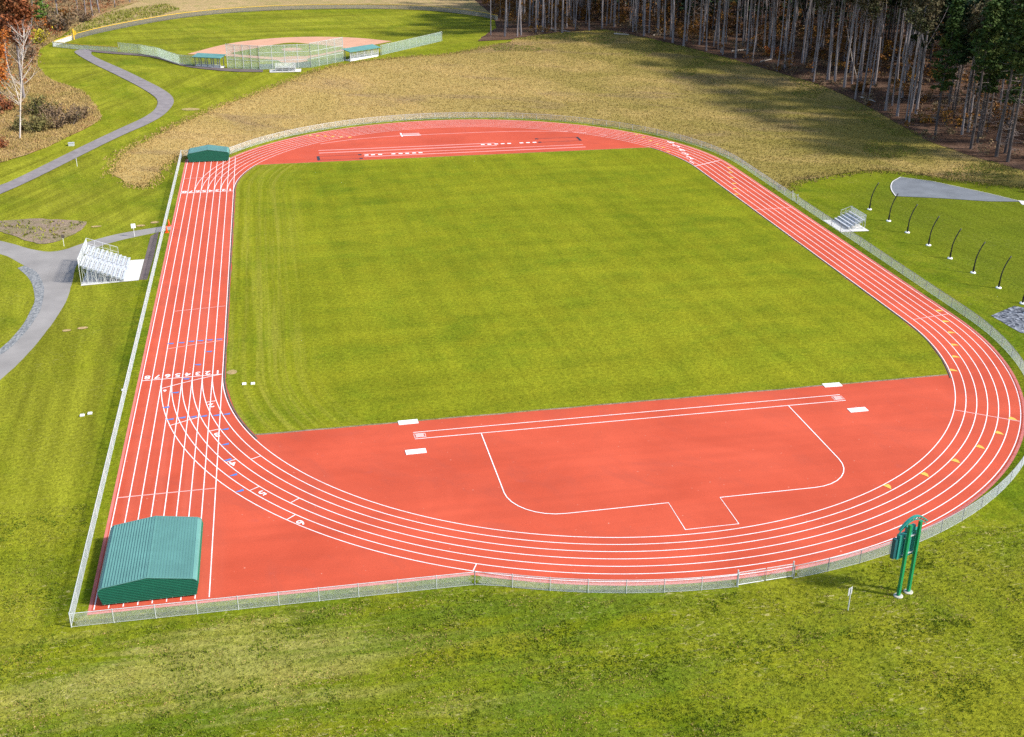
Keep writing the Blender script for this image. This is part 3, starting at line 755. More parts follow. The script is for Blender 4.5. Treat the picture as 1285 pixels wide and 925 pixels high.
def gate(name, label, a, b, h, leaves):
    root = thing(name, (a[0], a[1], 0), label, 'gate'); d = Vector((b[0]-a[0], b[1]-a[1], 0)); L = d.length; d.normalize()
    for k in range(2):
        m = MB(); m.tube([d*(L*k), d*(L*k)+Vector((0,0,h+0.25))], 0.06, 8); m.build('post', 'galv', root)
    for k in range(leaves):
        a0, a1 = L*k/leaves+0.08, L*(k+1)/leaves-0.05
        fr = MB(); fr.tube([d*a0+Vector((0,0,.08)), d*a1+Vector((0,0,.08)), d*a1+Vector((0,0,h)), d*a0+Vector((0,0,h)), d*a0+Vector((0,0,.08))], 0.03, 6)
        f = fr.build('gate_leaf', 'galv', root)
        w = MB(); t = a0
        while t < a1:
            for sg in (1, -1):
                t1 = t+sg*(h-.1); c = max(a0, min(a1, t1)); fz = (c-t)/(sg*(h-.1))
                if fz > 0.03: w.tube([d*t+Vector((0,0,.08)), d*c+Vector((0,0,.08+(h-.1)*fz))], 0.005, 3, cap=False)
            t += 0.085
        w.build('chain_link', 'wire', f)
    return root
gate('double_gate', 'double leaf chain link gate in the fence below the near bend', (-0.3,-84.2), (4.4,-83.9), 1.2, 2)
gate('gate', 'narrow chain link gate in the back straight fence, above the small bleachers', (48.2,12.6), (48.2,14.6), 1.3, 1)

# ball field fences
GB = 'fences round the ball field'
chain_fence('outfield_fence', 'grey outfield fence with a yellow cap, bordering the tan meadow', OFENCE_S, 1.45, spacing=3.6, pitch=0.10, wire=0.032, wmat='wire_grey', pmat='galv_dark', cap='capyellow', group=GB)
chain_fence('side_fence', 'low yellow capped fence along the foul line by the trail end', [(-85.6,190.0),(-89.0,178.6),(-79.6,171.4),(-70.9,166.9)], 1.3, pitch=0.10, wire=0.022, cap='capyellow', group=GB)
chain_fence('side_fence', 'taller plain mesh fence running down to the green roofed open dugout', [(-70.9,166.9),(-65,162.5),(-60.5,157.0),(-57.0,149.8),(-54.4,145.0),(-51.0,143.0)], 2.4, pitch=0.11, wire=0.020, wmat='wire_green', group=GB)
chain_fence('side_fence', 'tall green mesh fence between the mesh backed dugout and the dry bank', [(-4.6,151.4),(1.54,157.0),(7.8,163.2),(13.97,169.6)], 2.5, pitch=0.11, wire=0.030, wmat='wire_green', group=GB)
bs = thing('backstop', (-35.3,137.3,terrain(-35.3,137.3)), 'tall chain link backstop on steel posts behind home plate', 'backstop', GB)
def tall_panel(a, b, h, nposts, rails, root):
    o = root.location
    A = Vector((a[0]-o.x, a[1]-o.y, terrain(*a)-o.z)); B = Vector((b[0]-o.x, b[1]-o.y, terrain(*b)-o.z)); d = B-A; L = d.length; d.normalize()
    for i in range(nposts+1):
        q = A+d*(L*i/nposts); m = MB(); m.tube([q, q+Vector((0,0,h+0.1))], 0.075, 6); m.build('post', 'galv', root)
    m = MB()
    for r in rails: m.tube([A+Vector((0,0,h*r)), B+Vector((0,0,h*r))], 0.05, 6)
    m.build('rail', 'galv', root)
    w = MB(); t = -h
    while t < L:
        for sg in (1, -1):
            p0 = (t, 0.0) if sg > 0 else (t, h); p1 = (t+h, h) if sg > 0 else (t+h, 0.0)
            if p0[0] < 0: k = -p0[0]/h; p0 = (0, p0[1]+(p1[1]-p0[1])*k)
            if p1[0] > L: k = (p1[0]-L)/(p1[0]-p0[0]); p1 = (L, p1[1]+(p0[1]-p1[1])*k)
            w.tube([A+d*p0[0]+Vector((0,0,p0[1])), A+d*p1[0]+Vector((0,0,p1[1]))], 0.010, 3, cap=False)
        t += 0.10
    w.build('chain_link', 'wire_green', root)
tall_panel((-42.9,140.2), (-35.3,137.3), 5.6, 4, (1.0, 0.36), bs)
tall_panel((-35.3,137.3), (-23.0,138.6), 5.6, 4, (1.0, 0.70, 0.36), bs)
tall_panel((-23.0,138.6), (-14.6,145.2), 5.8, 4, (1.0, 0.66, 0.36), bs)
pad = MB(); o = bs.location
for a, b in (((-35.3,137.42), (-31.9,137.75)), ((-27.4,138.25),(-23.0,138.72))):
    pad = MB(); pad.bar((a[0]-o.x, a[1]-o.y, 0.65), (b[0]-o.x, b[1]-o.y, 0.65), 0.08, 1.2)
    pad.build('kick_board', 'galv_dark', bs)
# foul pole
fp = thing('foul_pole', (-85.2,190.6,terrain(-85.2,190.6)), 'yellow foul pole with a wing standing where the capped fences meet', 'foul pole')
m = MB(); m.tube([(0,0,0),(0,0,2.9)], 0.22, 8); m.build('pole', 'capyellow', fp)
m = MB(); m.box(0.22,-0.04,1.2,0.75,0.04,2.4); m.build('wing', 'capyellow', fp)
m = MB(); m.box(-.35,-.35,0,.35,.35,.12)
bag = tag(m.build('base_bag', 'capyellow'), 'yellow base bag on the clay by the open dugout', 'base')
bag.location = (-43.9,157.5,terrain(-43.9,157.5)+0.10)

def dugout(name, label, a, b, depth, h, closed):
    d = Vector((b[0]-a[0], b[1]-a[1], 0)); L = d.length; ang = math.atan2(d.y, d.x)
    z0 = terrain(a[0], a[1])
    t = thing(name, (a[0], a[1], z0+0.05), label, 'dugout', 'team dugouts', ang)
    # local: x along the back wall, y towards the diamond
    m = MB(); m.box(-0.2,-0.1,-0.3,L+0.2,depth+0.15,0.12); m.build('floor_slab', 'concrete', t)
    n = 4
    for i in range(n+1):
        m = MB(); m.box(L*i/n-0.09,-0.09,0.12,L*i/n+0.09,0.09,h-0.1); m.build('post', 'galv_dark' if not closed else 'signgrey', t)
        m = MB(); m.box(L*i/n-0.08,depth-0.08,0.12,L*i/n+0.08,depth+0.08,h+0.25); m.build('post', 'galv_dark' if not closed else 'signgrey', t)
    v = [(-0.5,-0.5,h-0.12),(L+0.5,-0.5,h-0.12),(L+0.5,depth+0.6,h+0.32),(-0.5,depth+0.6,h+0.32)]
    m = MB(); m.add([(x,y,z) for x,y,z in v]+[(x,y,z+0.16) for x,y,z in v], [(0,3,2,1),(4,5,6,7),(0,1,5,4),(1,2,6,5),(2,3,7,6),(3,0,4,7)])
    m.build('roof', 'roof', t)
    m = MB(); m.box(0.1,0.35,0.50,L-0.1,0.75,0.58)
    for i in range(5): m.box(0.3+i*(L-.7)/4,0.4,0.12,0.42+i*(L-.7)/4,0.7,0.5)
    m.build('bench', 'alu', t)
    m = MB(); m.box(0.1,-0.05,0.12,L-0.1,0.03,0.50 if closed else 0.42); m.build('kick_wall', 'concrete' if not closed else 'white', t)
    w = MB(); st_ = 0.13; x = -h
    rr = 0.016 if closed else 0.006
    hh = h-0.2
    x = -hh
    while x < L:
        for sg in (1, -1):
            p0 = (x, 0.1) if sg > 0 else (x, hh); p1 = (x+hh, hh) if sg > 0 else (x+hh, 0.1)
            if p0[0] < 0: k = -p0[0]/hh; p0 = (0, p0[1]+(p1[1]-p0[1])*k)
            if p1[0] > L: k = (p1[0]-L)/max(1e-6, (p1[0]-p0[0])); p1 = (L, p1[1]+(p0[1]-p1[1])*k)
            w.tube([(p0[0],-0.03,p0[1]), (p1[0],-0.03,p1[1])], rr, 3, cap=False)
        x += st_
    w.build('mesh_back', 'wire', t)
    m = MB(); m.box(-0.05,-0.08,1.0,L+0.05,-0.02,1.1); m.build('rail', 'galv_dark' if not closed else 'signgrey', t)
    return t
dugout('dugout', 'open backed dugout with dark posts under a green roof, beside the dark path', (-50.6,142.2), (-44.7,139.3), 2.0, 2.35, False)
dugout('dugout', 'dugout with pale mesh back and green roof, at the brow of the dry bank', (-12.9,144.7), (-5.4,150.3), 2.0, 2.35, True)

# ------------------------------------------------------------------ green vault pad sheds
def shed(name, label, cx, y0, depth, hw, eave, ridge, feet=True):
    t = thing(name, (cx, y0, 0.02), label, 'shed', 'green landing pad sheds')
    prof = [(-hw+0.22,0.16),(-hw,eave*0.70),(-hw+0.04,eave-0.12),(-hw+0.16,eave+0.02),(-hw+0.36,eave+0.12),(0,ridge),(hw-0.36,eave+0.12),(hw-0.16,eave+0.02),(hw-0.04,eave-0.12),(hw,eave*0.70),(hw-0.22,0.16)]
    def slope(i, n, ins, part, mat):
        m = MB(); (xa, za), (xb, zb) = prof[i], prof[i+1]
        d = Vector((xb-xa, zb-za)); nr = Vector((-d.y, d.x)).normalized()
        if nr.y < 0 and abs(nr.y) > 0.01: nr = -nr
        if abs(d.x) < 0.3 and nr.x*xa < 0: nr = -nr
        for k in range(n):
            a = Vector((xa, za))+d*(k/n); b = Vector((xa, za))+d*((k+1)/n)
            lift = 0.05 if n > 1 else 0.0
            # each panel is lapped over the one below
            lo, hi = (a, b) if a.y <= b.y else (b, a)
            l2 = lo+nr*lift
            m.add([(l2.x,0,l2.y),(l2.x,depth,l2.y),(hi.x,depth,hi.y),(hi.x,0,hi.y),(lo.x,0,lo.y),(lo.x,depth,lo.y)], [(0,1,2,3),(0,4,5,1),(0,3,4),(1,5,2)])
        return m
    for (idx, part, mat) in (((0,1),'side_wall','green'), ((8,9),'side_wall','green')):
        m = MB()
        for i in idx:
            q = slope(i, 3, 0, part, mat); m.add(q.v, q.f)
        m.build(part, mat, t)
    for idx in ((2,3,4),(5,6,7)):
        m = MB()
        for i in idx:
            n = 15 if i in (4, 5) else 1
            q = slope(i, n, 0, 'roof', 'roof'); m.add(q.v, q.f)
        rf = m.build('roof', 'roof', t)
        big = 4 if 4 in idx else 5
        (xa, za), (xb, zb) = prof[big], prof[big+1]
        sm_ = MB(); nr = Vector((-(zb-za), xb-xa)).normalized()
        for k in range(16):
            q = Vector((xa, za)).lerp(Vector((xb, zb)), k/15)+nr*0.055
            sm_.bar((q.x, -0.01, q.y), (q.x, depth+0.01, q.y), 0.024, 0.010)
        sm_.build('seam', 'seam', rf)
    m = MB(); m.bar((0,-0.05,ridge+0.015), (0,depth+0.05,ridge+0.015), 0.28, 0.03); m.build('ridge_cap', 'roof', t)
    def halfw(z):
        # right-hand half width of the profile at height z
        pts = prof[5:]
        for (xa, za), (xb, zb) in zip(pts[:-1], pts[1:]):
            if zb <= z <= za and za != zb: return xa+(xb-xa)*(za-z)/(za-zb)
        return 0.02
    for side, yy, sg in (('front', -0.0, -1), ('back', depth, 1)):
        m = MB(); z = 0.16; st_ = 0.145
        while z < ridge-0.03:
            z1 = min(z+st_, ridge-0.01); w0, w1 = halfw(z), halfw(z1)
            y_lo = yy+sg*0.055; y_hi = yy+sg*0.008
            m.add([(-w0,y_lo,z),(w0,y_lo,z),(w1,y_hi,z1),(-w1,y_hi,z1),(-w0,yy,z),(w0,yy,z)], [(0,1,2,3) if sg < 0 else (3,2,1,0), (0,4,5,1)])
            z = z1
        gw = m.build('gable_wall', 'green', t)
        q = MB(); z = 0.16+st_
        while z < ridge-0.10:
            q.bar((-halfw(z)+.02, yy+sg*0.06, z), (halfw(z)-.02, yy+sg*0.06, z), 0.012, 0.035); z += st_
        q.build('lap_shadow_line', 'lap_shadow', gw)  # shadows under the board laps, painted as thin dark bars
        f = MB()
        for (xa, za), (xb, zb) in zip(prof[2:8], prof[3:9]):
            f.bar((xa, yy+sg*0.05, za+0.01), (xb, yy+sg*0.05, zb+0.01), 0.05, 0.07, up=(0,1,0))
        f.build('trim', 'roof', t)
    nf = 9
    for i in range(nf):
        for yy in (0.12, depth-0.12):
            m = MB(); x = -hw+0.35+i*(2*hw-0.7)/(nf-1)
            m.tube([(x-0.05,yy,0.085),(x+0.05,yy,0.085)], 0.085, 10); m.build('wheel', 'signgrey', t)
    m = MB()
    for yy in (0.12, depth-0.12): m.box(-hw+0.25,yy-0.04,0.12,hw-0.25,yy+0.04,0.18)
    for x in (-hw+0.27, hw-0.27): m.box(x-0.04,0.12,0.12,x+0.04,depth-0.12,0.17)
    m.build('base_frame', 'galv_dark', t)
    return t
shed('landing_pad_shed', 'large low green metal shed on small wheels, in the near corner of the track', -44.50, -77.55, 8.7, 3.62, 1.50, 2.12)
shed('landing_pad_shed', 'smaller looking dark green metal shed at the far end of the home straight', -44.75, 56.6, 3.7, 3.62, 1.55, 2.2)

# ------------------------------------------------------------------ bleachers
def bleacher(label, loc, rz, rows, run, rise, z1, length, guard, aisle=None, wire=0.014, back_mesh=True, group='aluminium bleachers', fz=0.12):
    # local: x = towards the back, y along the rows (centred)
    t = thing('bleachers', loc, label, 'bleachers', group, rz)
    hl = length/2; spans = [(-hl, hl)] if not aisle else [(-hl, -aisle/2), (aisle/2, hl)]
    for r in range(rows):
        zs = z1+r*rise; x = r*run
        for a, b in spans:
            m = MB(); m.box(x-0.14,a,zs-0.045,x+0.14,b,zs); m.build('seat', 'alu', t)
        if r > 0:
            m = MB(); m.box(x-0.56,-hl+0.03,zs-0.45,x-0.20,hl-0.03,zs-0.41); m.build('footboard', 'alu', t)
            m = MB(); m.box(x-0.18,-hl+0.03,zs-0.40,x-0.155,hl-0.03,zs-0.15); m.build('riser', 'alu', t)
    nfr = max(3, round(length/1.8)+1)
    m = MB()
    for i in range(nfr):
        y = -hl+0.15+i*(length-0.3)/(nfr-1)
        m.bar((-0.1,y,0.06), ((rows-1)*run+0.1,y,0.06), 0.06, 0.08)
        m.bar((-0.05,y,z1-0.1), ((rows-1)*run,y,z1+(rows-1)*rise-0.1), 0.05, 0.07)
        for r in range(rows):
            x = r*run; m.bar((x,y,0.05), (x,y,z1+r*rise-0.04), 0.05)
        for r in range(1, rows, 2): m.bar(((r-1)*run,y,0.08), (r*run,y,z1+r*rise-0.15), 0.035)
    for x in (0.0, (rows-1)*run): m.bar((x,-hl+0.15,0.09), (x,hl-0.15,0.09), 0.04)
    m.build('frame', 'galv', t)
    # guard rails: sides follow the rows, back is level
    xb = (rows-1)*run+0.28; zb = z1+(rows-1)*rise
    x0 = guard[0]*run; zt0 = z1+guard[0]*rise+guard[1]; ztb = zb+guard[1]
    for sy in (-1, 1):
        m = MB(); y = sy*(hl+0.06)
        m.tube([(x0,y,0.1),(x0,y,zt0),(xb,y,ztb),(xb,y,0.1)], 0.032, 6)
        k = max(1, int(rows/3))
        for i in range(1, k+1):
            f = i/(k+1); xx = x0+(xb-x0)*f; m.tube([(xx,y,0.2),(xx,y,zt0+(ztb-zt0)*f)], 0.026, 6)
        m.tube([(x0,y,zt0-guard[1]*0.75),(xb,y,ztb-guard[1]*0.75)], 0.02, 5)
        g = m.build('side_guard', 'alu', t)
        w = MB(); q = x0
        while q < xb:
            f = (q-x0)/(xb-x0); w.tube([(q,y,zt0+(ztb-zt0)*f), (q,y,zt0+(ztb-zt0)*f-guard[1]*0.95)], 0.004, 3, cap=False); q += 0.12
        w.build('guard_mesh', 'wire', g)
    m = MB(); m.tube([(xb,-hl-0.06,ztb),(xb,hl+0.06,ztb)], 0.032, 6); m.tube([(xb,-hl-0.06,zb-0.3),(xb,hl+0.06,zb-0.3)], 0.025, 6)
    k = max(2, round(length/1.8))
    for i in range(k+1): yy = -hl+length*i/k; m.tube([(xb,yy,0.08),(xb,yy,ztb)], 0.028, 6)
    g = m.build('back_guard', 'alu', t)
    w = MB(); hh = guard[1]+0.28; y = -hl-hh
    while y < hl:
        for sg in (1, -1):
            p0 = (y, 0.0) if sg > 0 else (y, hh); p1 = (y+hh, hh) if sg > 0 else (y+hh, 0.0)
            if p0[0] < -hl: kk = (-hl-p0[0])/hh; p0 = (-hl, p0[1]+(p1[1]-p0[1])*kk)
            if p1[0] > hl: kk = (p1[0]-hl)/max(1e-6, p1[0]-p0[0]); p1 = (hl, p1[1]+(p0[1]-p1[1])*kk)
            w.tube([(xb,p0[0],zb-0.3+p0[1]), (xb,p1[0],zb-0.3+p1[1])], wire/2, 3, cap=False)
        y += 0.10
    w.build('guard_mesh', 'wire', g)
    if aisle:
        for r in range(rows):
            m = MB(); m.box(r*run-0.3,-aisle/2+0.05,z1+r*rise-0.14,r*run+0.05,aisle/2-0.05,z1+r*rise-0.10); m.build('aisle_step', 'alu', t)
        m = MB(); m.tube([(run,0,z1+rise),(run,0,z1+rise+0.85),(run*(rows-2),0,z1+rise*(rows-2)+0.85),(run*(rows-2),0,z1+rise*(rows-2))], 0.025, 6); m.build('handrail', 'alu', t)
    return t
bleacher('large ten row white bleachers on a concrete pad beside the home straight', (-53.45,-0.75,0.035), PI, 10, 0.55, 0.235, 0.42, 8.6, (2.5, 0.95), aisle=1.2)
bleacher('small five row silver bleachers on a white pad by the back straight fence', (50.0,0.6,0.035), 0.0, 5, 0.55, 0.24, 0.42, 4.7, (1.6, 0.75))
zz = terrain(-29.3, 135.2)
drape('concrete_pad', [(-33.0,133.6),(-25.6,133.8),(-25.4,137.1),(-33.0,136.7)], 'concrete', 0.10, step=2)
bleacher('low silver bleachers seen from behind, between the backstop and the mown slope', (-29.2,136.0,zz+0.12), -PI/2, 4, 0.50, 0.24, 0.42, 4.8, (1.0, 0.85), wire=0.03)

# ------------------------------------------------------------------ scoreboard, signs, poles, small things
sb = thing('scoreboard', (11.30,-87.84,0), 'green scoreboard seen from behind, raised on two tall green posts', 'scoreboard', None, math.atan2(0.34,1.02))
for x in (0.0, 1.07):
    m = MB(); m.box(x-0.11,-0.11,0.10,x+0.11,0.11,6.35); m.build('post', 'post_green', sb)
    m = MB(); m.lathe([(0.36,-0.05),(0.36,0.05),(0.31,0.09)], x, 0, 22); m.build('footing', 'footing', sb)
m = MB(); m.box(-0.62,0.22,3.35,1.52,0.55,5.45); b = m.build('board', 'teal', sb)
m = MB()
for x in (-0.2, 0.25, 0.7, 1.15): m.box(x,0.19,3.45,x+0.06,0.22,5.35)
m.build('stiffener', 'teal_dark', b)
m = MB(); m.box(-0.95,0.30,3.45,-0.68,0.62,5.15); s2 = m.build('timer_box', 'teal_dark', sb)
m = MB(); m.box(-0.68,0.36,3.6,-0.62,0.50,3.75); m.box(-0.68,0.36,4.9,-0.62,0.50,5.0); m.build('bracket', 'galv', s2)
for z in (3.62, 5.12):
    m = MB(); m.box(-0.25,0.113,z,1.32,0.205,z+0.07); m.build('crossbar', 'signgrey', sb)
m = MB(); m.box(0.1,0.24,5.5,0.95,0.5,5.95); m.build('horn_box', 'teal', sb)
arch = [(-0.75+0.29*k, 0.30, 5.72+1.0*math.sin(PI*(0.07+0.86*k/10))) for k in range(11)]
m = MB()
for a_, b_ in zip(arch[:-1], arch[1:]): m.bar(a_, b_, 0.20, 0.10)
for a_, b_ in zip(arch[:-1], arch[1:]): m.bar((a_[0],a_[1],a_[2]-0.30), (b_[0],b_[1],b_[2]-0.30), 0.08, 0.06)
for i, a_ in enumerate(arch[:-1]):
    b_ = arch[i+1]
    m.bar((a_[0],a_[1],a_[2]-0.30), b_, 0.05, 0.05)
m.build('arch_truss', 'teal', sb)

def sign(label, loc, h, w, ph, panelmat, rz, postmat='galv', round_=False, facing_back=True):
    t = thing('signpost', loc, label, 'sign', None, rz)
    m = MB(); m.bar((0,0,-0.05), (0,0,h), 0.07, 0.05); m.build('post', postmat, t)
    m = MB()
    if round_:
        n = 16; m.add([(w/2*math.cos(2*PI*k/n), yy, h-ph/2+ph/2*math.sin(2*PI*k/n)) for yy in (-0.05,-0.03) for k in range(n)],
                      [tuple(range(n)), tuple(range(2*n-1, n-1, -1))]+[(k,(k+1) % n,n+(k+1) % n,n+k) for k in range(n)])
    else: m.box(-w/2,0.03,h-ph,w/2,0.05,h+0.03)
    m.build('panel', panelmat, t)
    return t
sign('small grey sign on a thin post, standing in the grass left of the scoreboard', (6.69,-88.78,0), 2.0, 0.50, 0.62, 'signgrey', 0.5)
sign('white post with a dark round sign beside the road fork', (-63.15,11.71,0), 1.75, 0.55, 0.55, 'signdark', 0.1, 'white', True)
sign('white square sign on a post where the road meets the track gate', (-53.8,14.4,0), 1.9, 0.62, 0.62, 'white', 0.2, 'white')
zz = terrain(-67.29, 57.11); sign('thin post with a narrow dark marker beside the asphalt trail', (-67.29,57.11,zz), 1.6, 0.22, 0.5, 'signdark', 0.3, 'white')
zz = terrain(-70.01, 71.78)
t = thing('utility_box', (-70.2,71.9,zz), 'grey box with a light lid standing at the upper verge of the trail', 'utility box')
m = MB(); m.box(-.5,-.35,0,.5,.35,.5); m.build('cabinet', 'galv', t)
m = MB(); m.box(-.55,-.4,.5,.55,.4,.58); m.build('lid', 'signgrey', t)
for (x, y, lab) in ((-53.6,-44.31,'white valve box in the grass outside the home straight fence, farther from the fence'),
                    (-52.9,-44.0,'white valve box in the grass outside the home straight fence, nearer the fence'),
                    (-37.85,-39.85,'white valve box at the corner of the infield grass, nearer the home straight'),
                    (-36.95,-39.95,'white valve box at the corner of the infield grass, farther from the home straight'),
                    (-50.2,-39.0,'tiny white valve box squeezed between the home straight fence and the red track')):
    t = thing('valve_box', (x, y, 0.03), lab, 'valve box', 'white valve boxes in the grass')
    q = 0.21 if x > -50 or x < -51 else 0.16
    m = MB(); m.box(-q,-q*.85,0,q,q*.85,0.10); m.build('box', 'white', t)
    m = MB(); m.box(-q*.9,-q*.75,0.10,q*.9,q*.75,0.13); m.build('lid', 'white', t)
for (x, y, lab) in ((-49.35,15.5,'orange traffic cone by the fence gap, nearer the big bleachers'), (-49.25,18.7,'orange traffic cone by the fence gap, nearer the far shed')):
    t = thing('traffic_cone', (x, y, 0.02), lab, 'traffic cone', 'traffic cones')
    m = MB(); m.box(-.26,-.26,0,.26,.26,.05); m.build('base', 'orange', t)
    m = MB(); m.lathe([(0.20,0.05),(0.05,0.98),(0.03,1.0)], 0, 0, 14); m.build('cone', 'orange', t, smooth=True)
# curved black netting poles along the throwing area
ords = ['beside the small bleachers, farthest up the slope', 'second down the line from the small bleachers', 'third down the line from the small bleachers', 'fourth down the line from the small bleachers',
        'fifth down the line from the small bleachers', 'sixth down the line from the small bleachers', 'seventh down the line from the small bleachers', 'behind the gravel bed, eighth down the line', 'at the corner of the gravel bed, last of the line']
def curved_pole(x, y, lab):
    t = thing('netting_pole', (x, y, terrain(x, y)), 'curved black pole '+lab, 'pole', 'curved black netting poles')
    pts = [(0,0,0.1),(0.02,0,1.3)]+[(0.02+0.95*(k/8)**1.9, 0, 1.3+3.0*(k/8)) for k in range(1, 9)]
    m = MB(); m.tube(pts, [0.085]*4+[0.075]*6, 8); m.build('shaft', 'poleblack', t, smooth=True)
    m = MB(); m.tube([(0,0,0.14),(0,0,0.9)], 0.12, 10); m.build('sleeve', 'poleblack', t)
    m = MB(); m.lathe([(0.36,-0.05),(0.36,0.09),(0.30,0.14)], 0, 0, 18); m.build('footing', 'white', t)
for (x, y), lab in zip([(58.07,7.44),(58.03,1.23),(57.93,-4.6),(57.9,-10.66),(57.83,-16.51),(57.71,-22.48),(57.73,-28.39),(57.47,-34.0),(55.9,-37.2)], ords):
    curved_pole(x, y, lab)
#%%PART4
# ------------------------------------------------------------------ vegetation
def npmesh(name, V, F, mat, parent=None):
    me = bpy.data.meshes.new(name)
    V = np.asarray(V, np.float32); F = np.asarray(F, np.int32); k = F.shape[1]
    me.vertices.add(len(V)); me.vertices.foreach_set('co', V.ravel())
    me.loops.add(F.size); me.loops.foreach_set('vertex_index', F.ravel())
    me.polygons.add(len(F)); me.polygons.foreach_set('loop_start', np.arange(0, F.size, k, dtype=np.int32))
    me.polygons.foreach_set('loop_total', np.full(len(F), k, np.int32))
    me.update(calc_edges=True); me.validate()
    me.materials.append(MAT[mat])
    o = bpy.data.objects.new(name, me); COL.objects.link(o)
    if parent is not None: o.parent = parent
    return o
def leaf_quads(C, size, r, flat=0.0, elong=1.0):
    # diamond leaves clumps at centres C
    n = len(C); a = r.normal(size=(n, 3)); a[:, 2] *= (1-flat); a /= np.linalg.norm(a, axis=1)[:, None]
    b = r.normal(size=(n, 3)); b[:, 2] *= (1-flat); b -= a*(a*b).sum(1)[:, None]; b /= np.linalg.norm(b, axis=1)[:, None]
    s = (size*r.uniform(0.6, 1.4, n))[:, None]
    V = np.stack([C-a*s*elong, C-b*s*0.6, C+a*s*elong, C+b*s*0.6], 1).reshape(-1, 3)
    return V, np.arange(4*n).reshape(-1, 4)
def clumps(r, centers, rad, per, squash=1.0):
    c = np.repeat(centers, per, 0); d = r.normal(size=(len(c), 3))*0.5
    d[:, 2] *= squash
    return c+d*np.repeat(rad, per)[:, None]
def bend_path(r, h, lean, wob, n=9, pw=2):
    ph = r.uniform(0, 6.3, 4); pts = []
    for i in range(n):
        t = i/(n-1)
        pts.append((lean[0]*t**pw*h+wob*(math.sin(ph[0]+t*5)-math.sin(ph[0])), lean[1]*t**pw*h+wob*(math.sin(ph[1]+t*4.3)-math.sin(ph[1])), h*t))
    return pts
def at_path(p, t):
    k = t*(len(p)-1); i = min(len(p)-2, int(k)); f = k-i
    return Vector(p[i]).lerp(Vector(p[i+1]), f)
def limb(m, r, base, d, L, r0, n=5, up=0.25, sides=5):
    d = Vector(d).normalized(); pts = [Vector(base)]
    for i in range(n):
        d = (d+Vector((r.normal()*.14, r.normal()*.14, up*0.25+r.normal()*.08))).normalized(); pts.append(pts[-1]+d*(L/n))
    m.tube(pts, [r0*(1-0.85*i/n) for i in range(n+1)], sides)
    return pts

# --- prototypes, kept at the place of the first tree they make
def hardwood(seed, h, r0, fork, leafmat, barkmat='bark', leaves=1500, crown_from=0.72, leafsize=0.29, limbs=9, wob=0.18, lean=(0, 0), pw=2):
    r = np.random.default_rng(seed)
    root = bpy.data.objects.new('forest_tree', None); COL.objects.link(root)
    m = MB(); p = bend_path(r, h, lean, wob, 10, pw)
    m.tube([(0,0,-0.5)]+p, [r0*1.35]+[r0*(1.12 if i == 0 else 1)*(1-0.72*(i/9)) for i in range(10)], 8)
    tips = []
    if fork:
        b = at_path(p, fork); a = r.uniform(0, 6.28)
        q = limb(m, r, b, (math.cos(a)*.28, math.sin(a)*.28, 1), h*(1-fork)*0.95, r0*0.62, 7, 0.6, 7); tips += q[4:]
    for i in range(limbs):
        t = r.uniform(crown_from, 0.97); a = r.uniform(0, 6.28)
        q = limb(m, r, at_path(p, t), (math.cos(a), math.sin(a), r.uniform(.5, 1.3)), r.uniform(2.5, 5.5)*(1.25-t*.5), r0*0.28, 5, 0.5)
        tips += q[2:]
        for _ in range(2):
            a2 = a+r.normal()*0.9; q2 = limb(m, r, q[2+_], (math.cos(a2), math.sin(a2), r.uniform(.2, 1.2)), r.uniform(1.2, 2.6), r0*0.12, 4, .4, 4); tips += q2[1:]
    # a few dead stubs low on the stem
    for i in range(7):
        t = r.uniform(0.12, crown_from); a = r.uniform(0, 6.28)
        limb(m, r, at_path(p, t), (math.cos(a), math.sin(a), r.uniform(-.1, .6)), r.uniform(.5, 1.8), 0.035, 3, .2, 4)
    m.build('trunk', barkmat, root, smooth=True)
    if leaves:
        T = np.array([tuple(t) for t in tips]); c = T[r.integers(0, len(T), leaves//8)]+r.normal(size=(leaves//8, 3))*0.5
        C = clumps(r, c, np.full(len(c), 1.1), 8, 0.8)
        V, F = leaf_quads(C, leafsize, r, 0.2); npmesh('crown', V, F, leafmat, root)
    return root
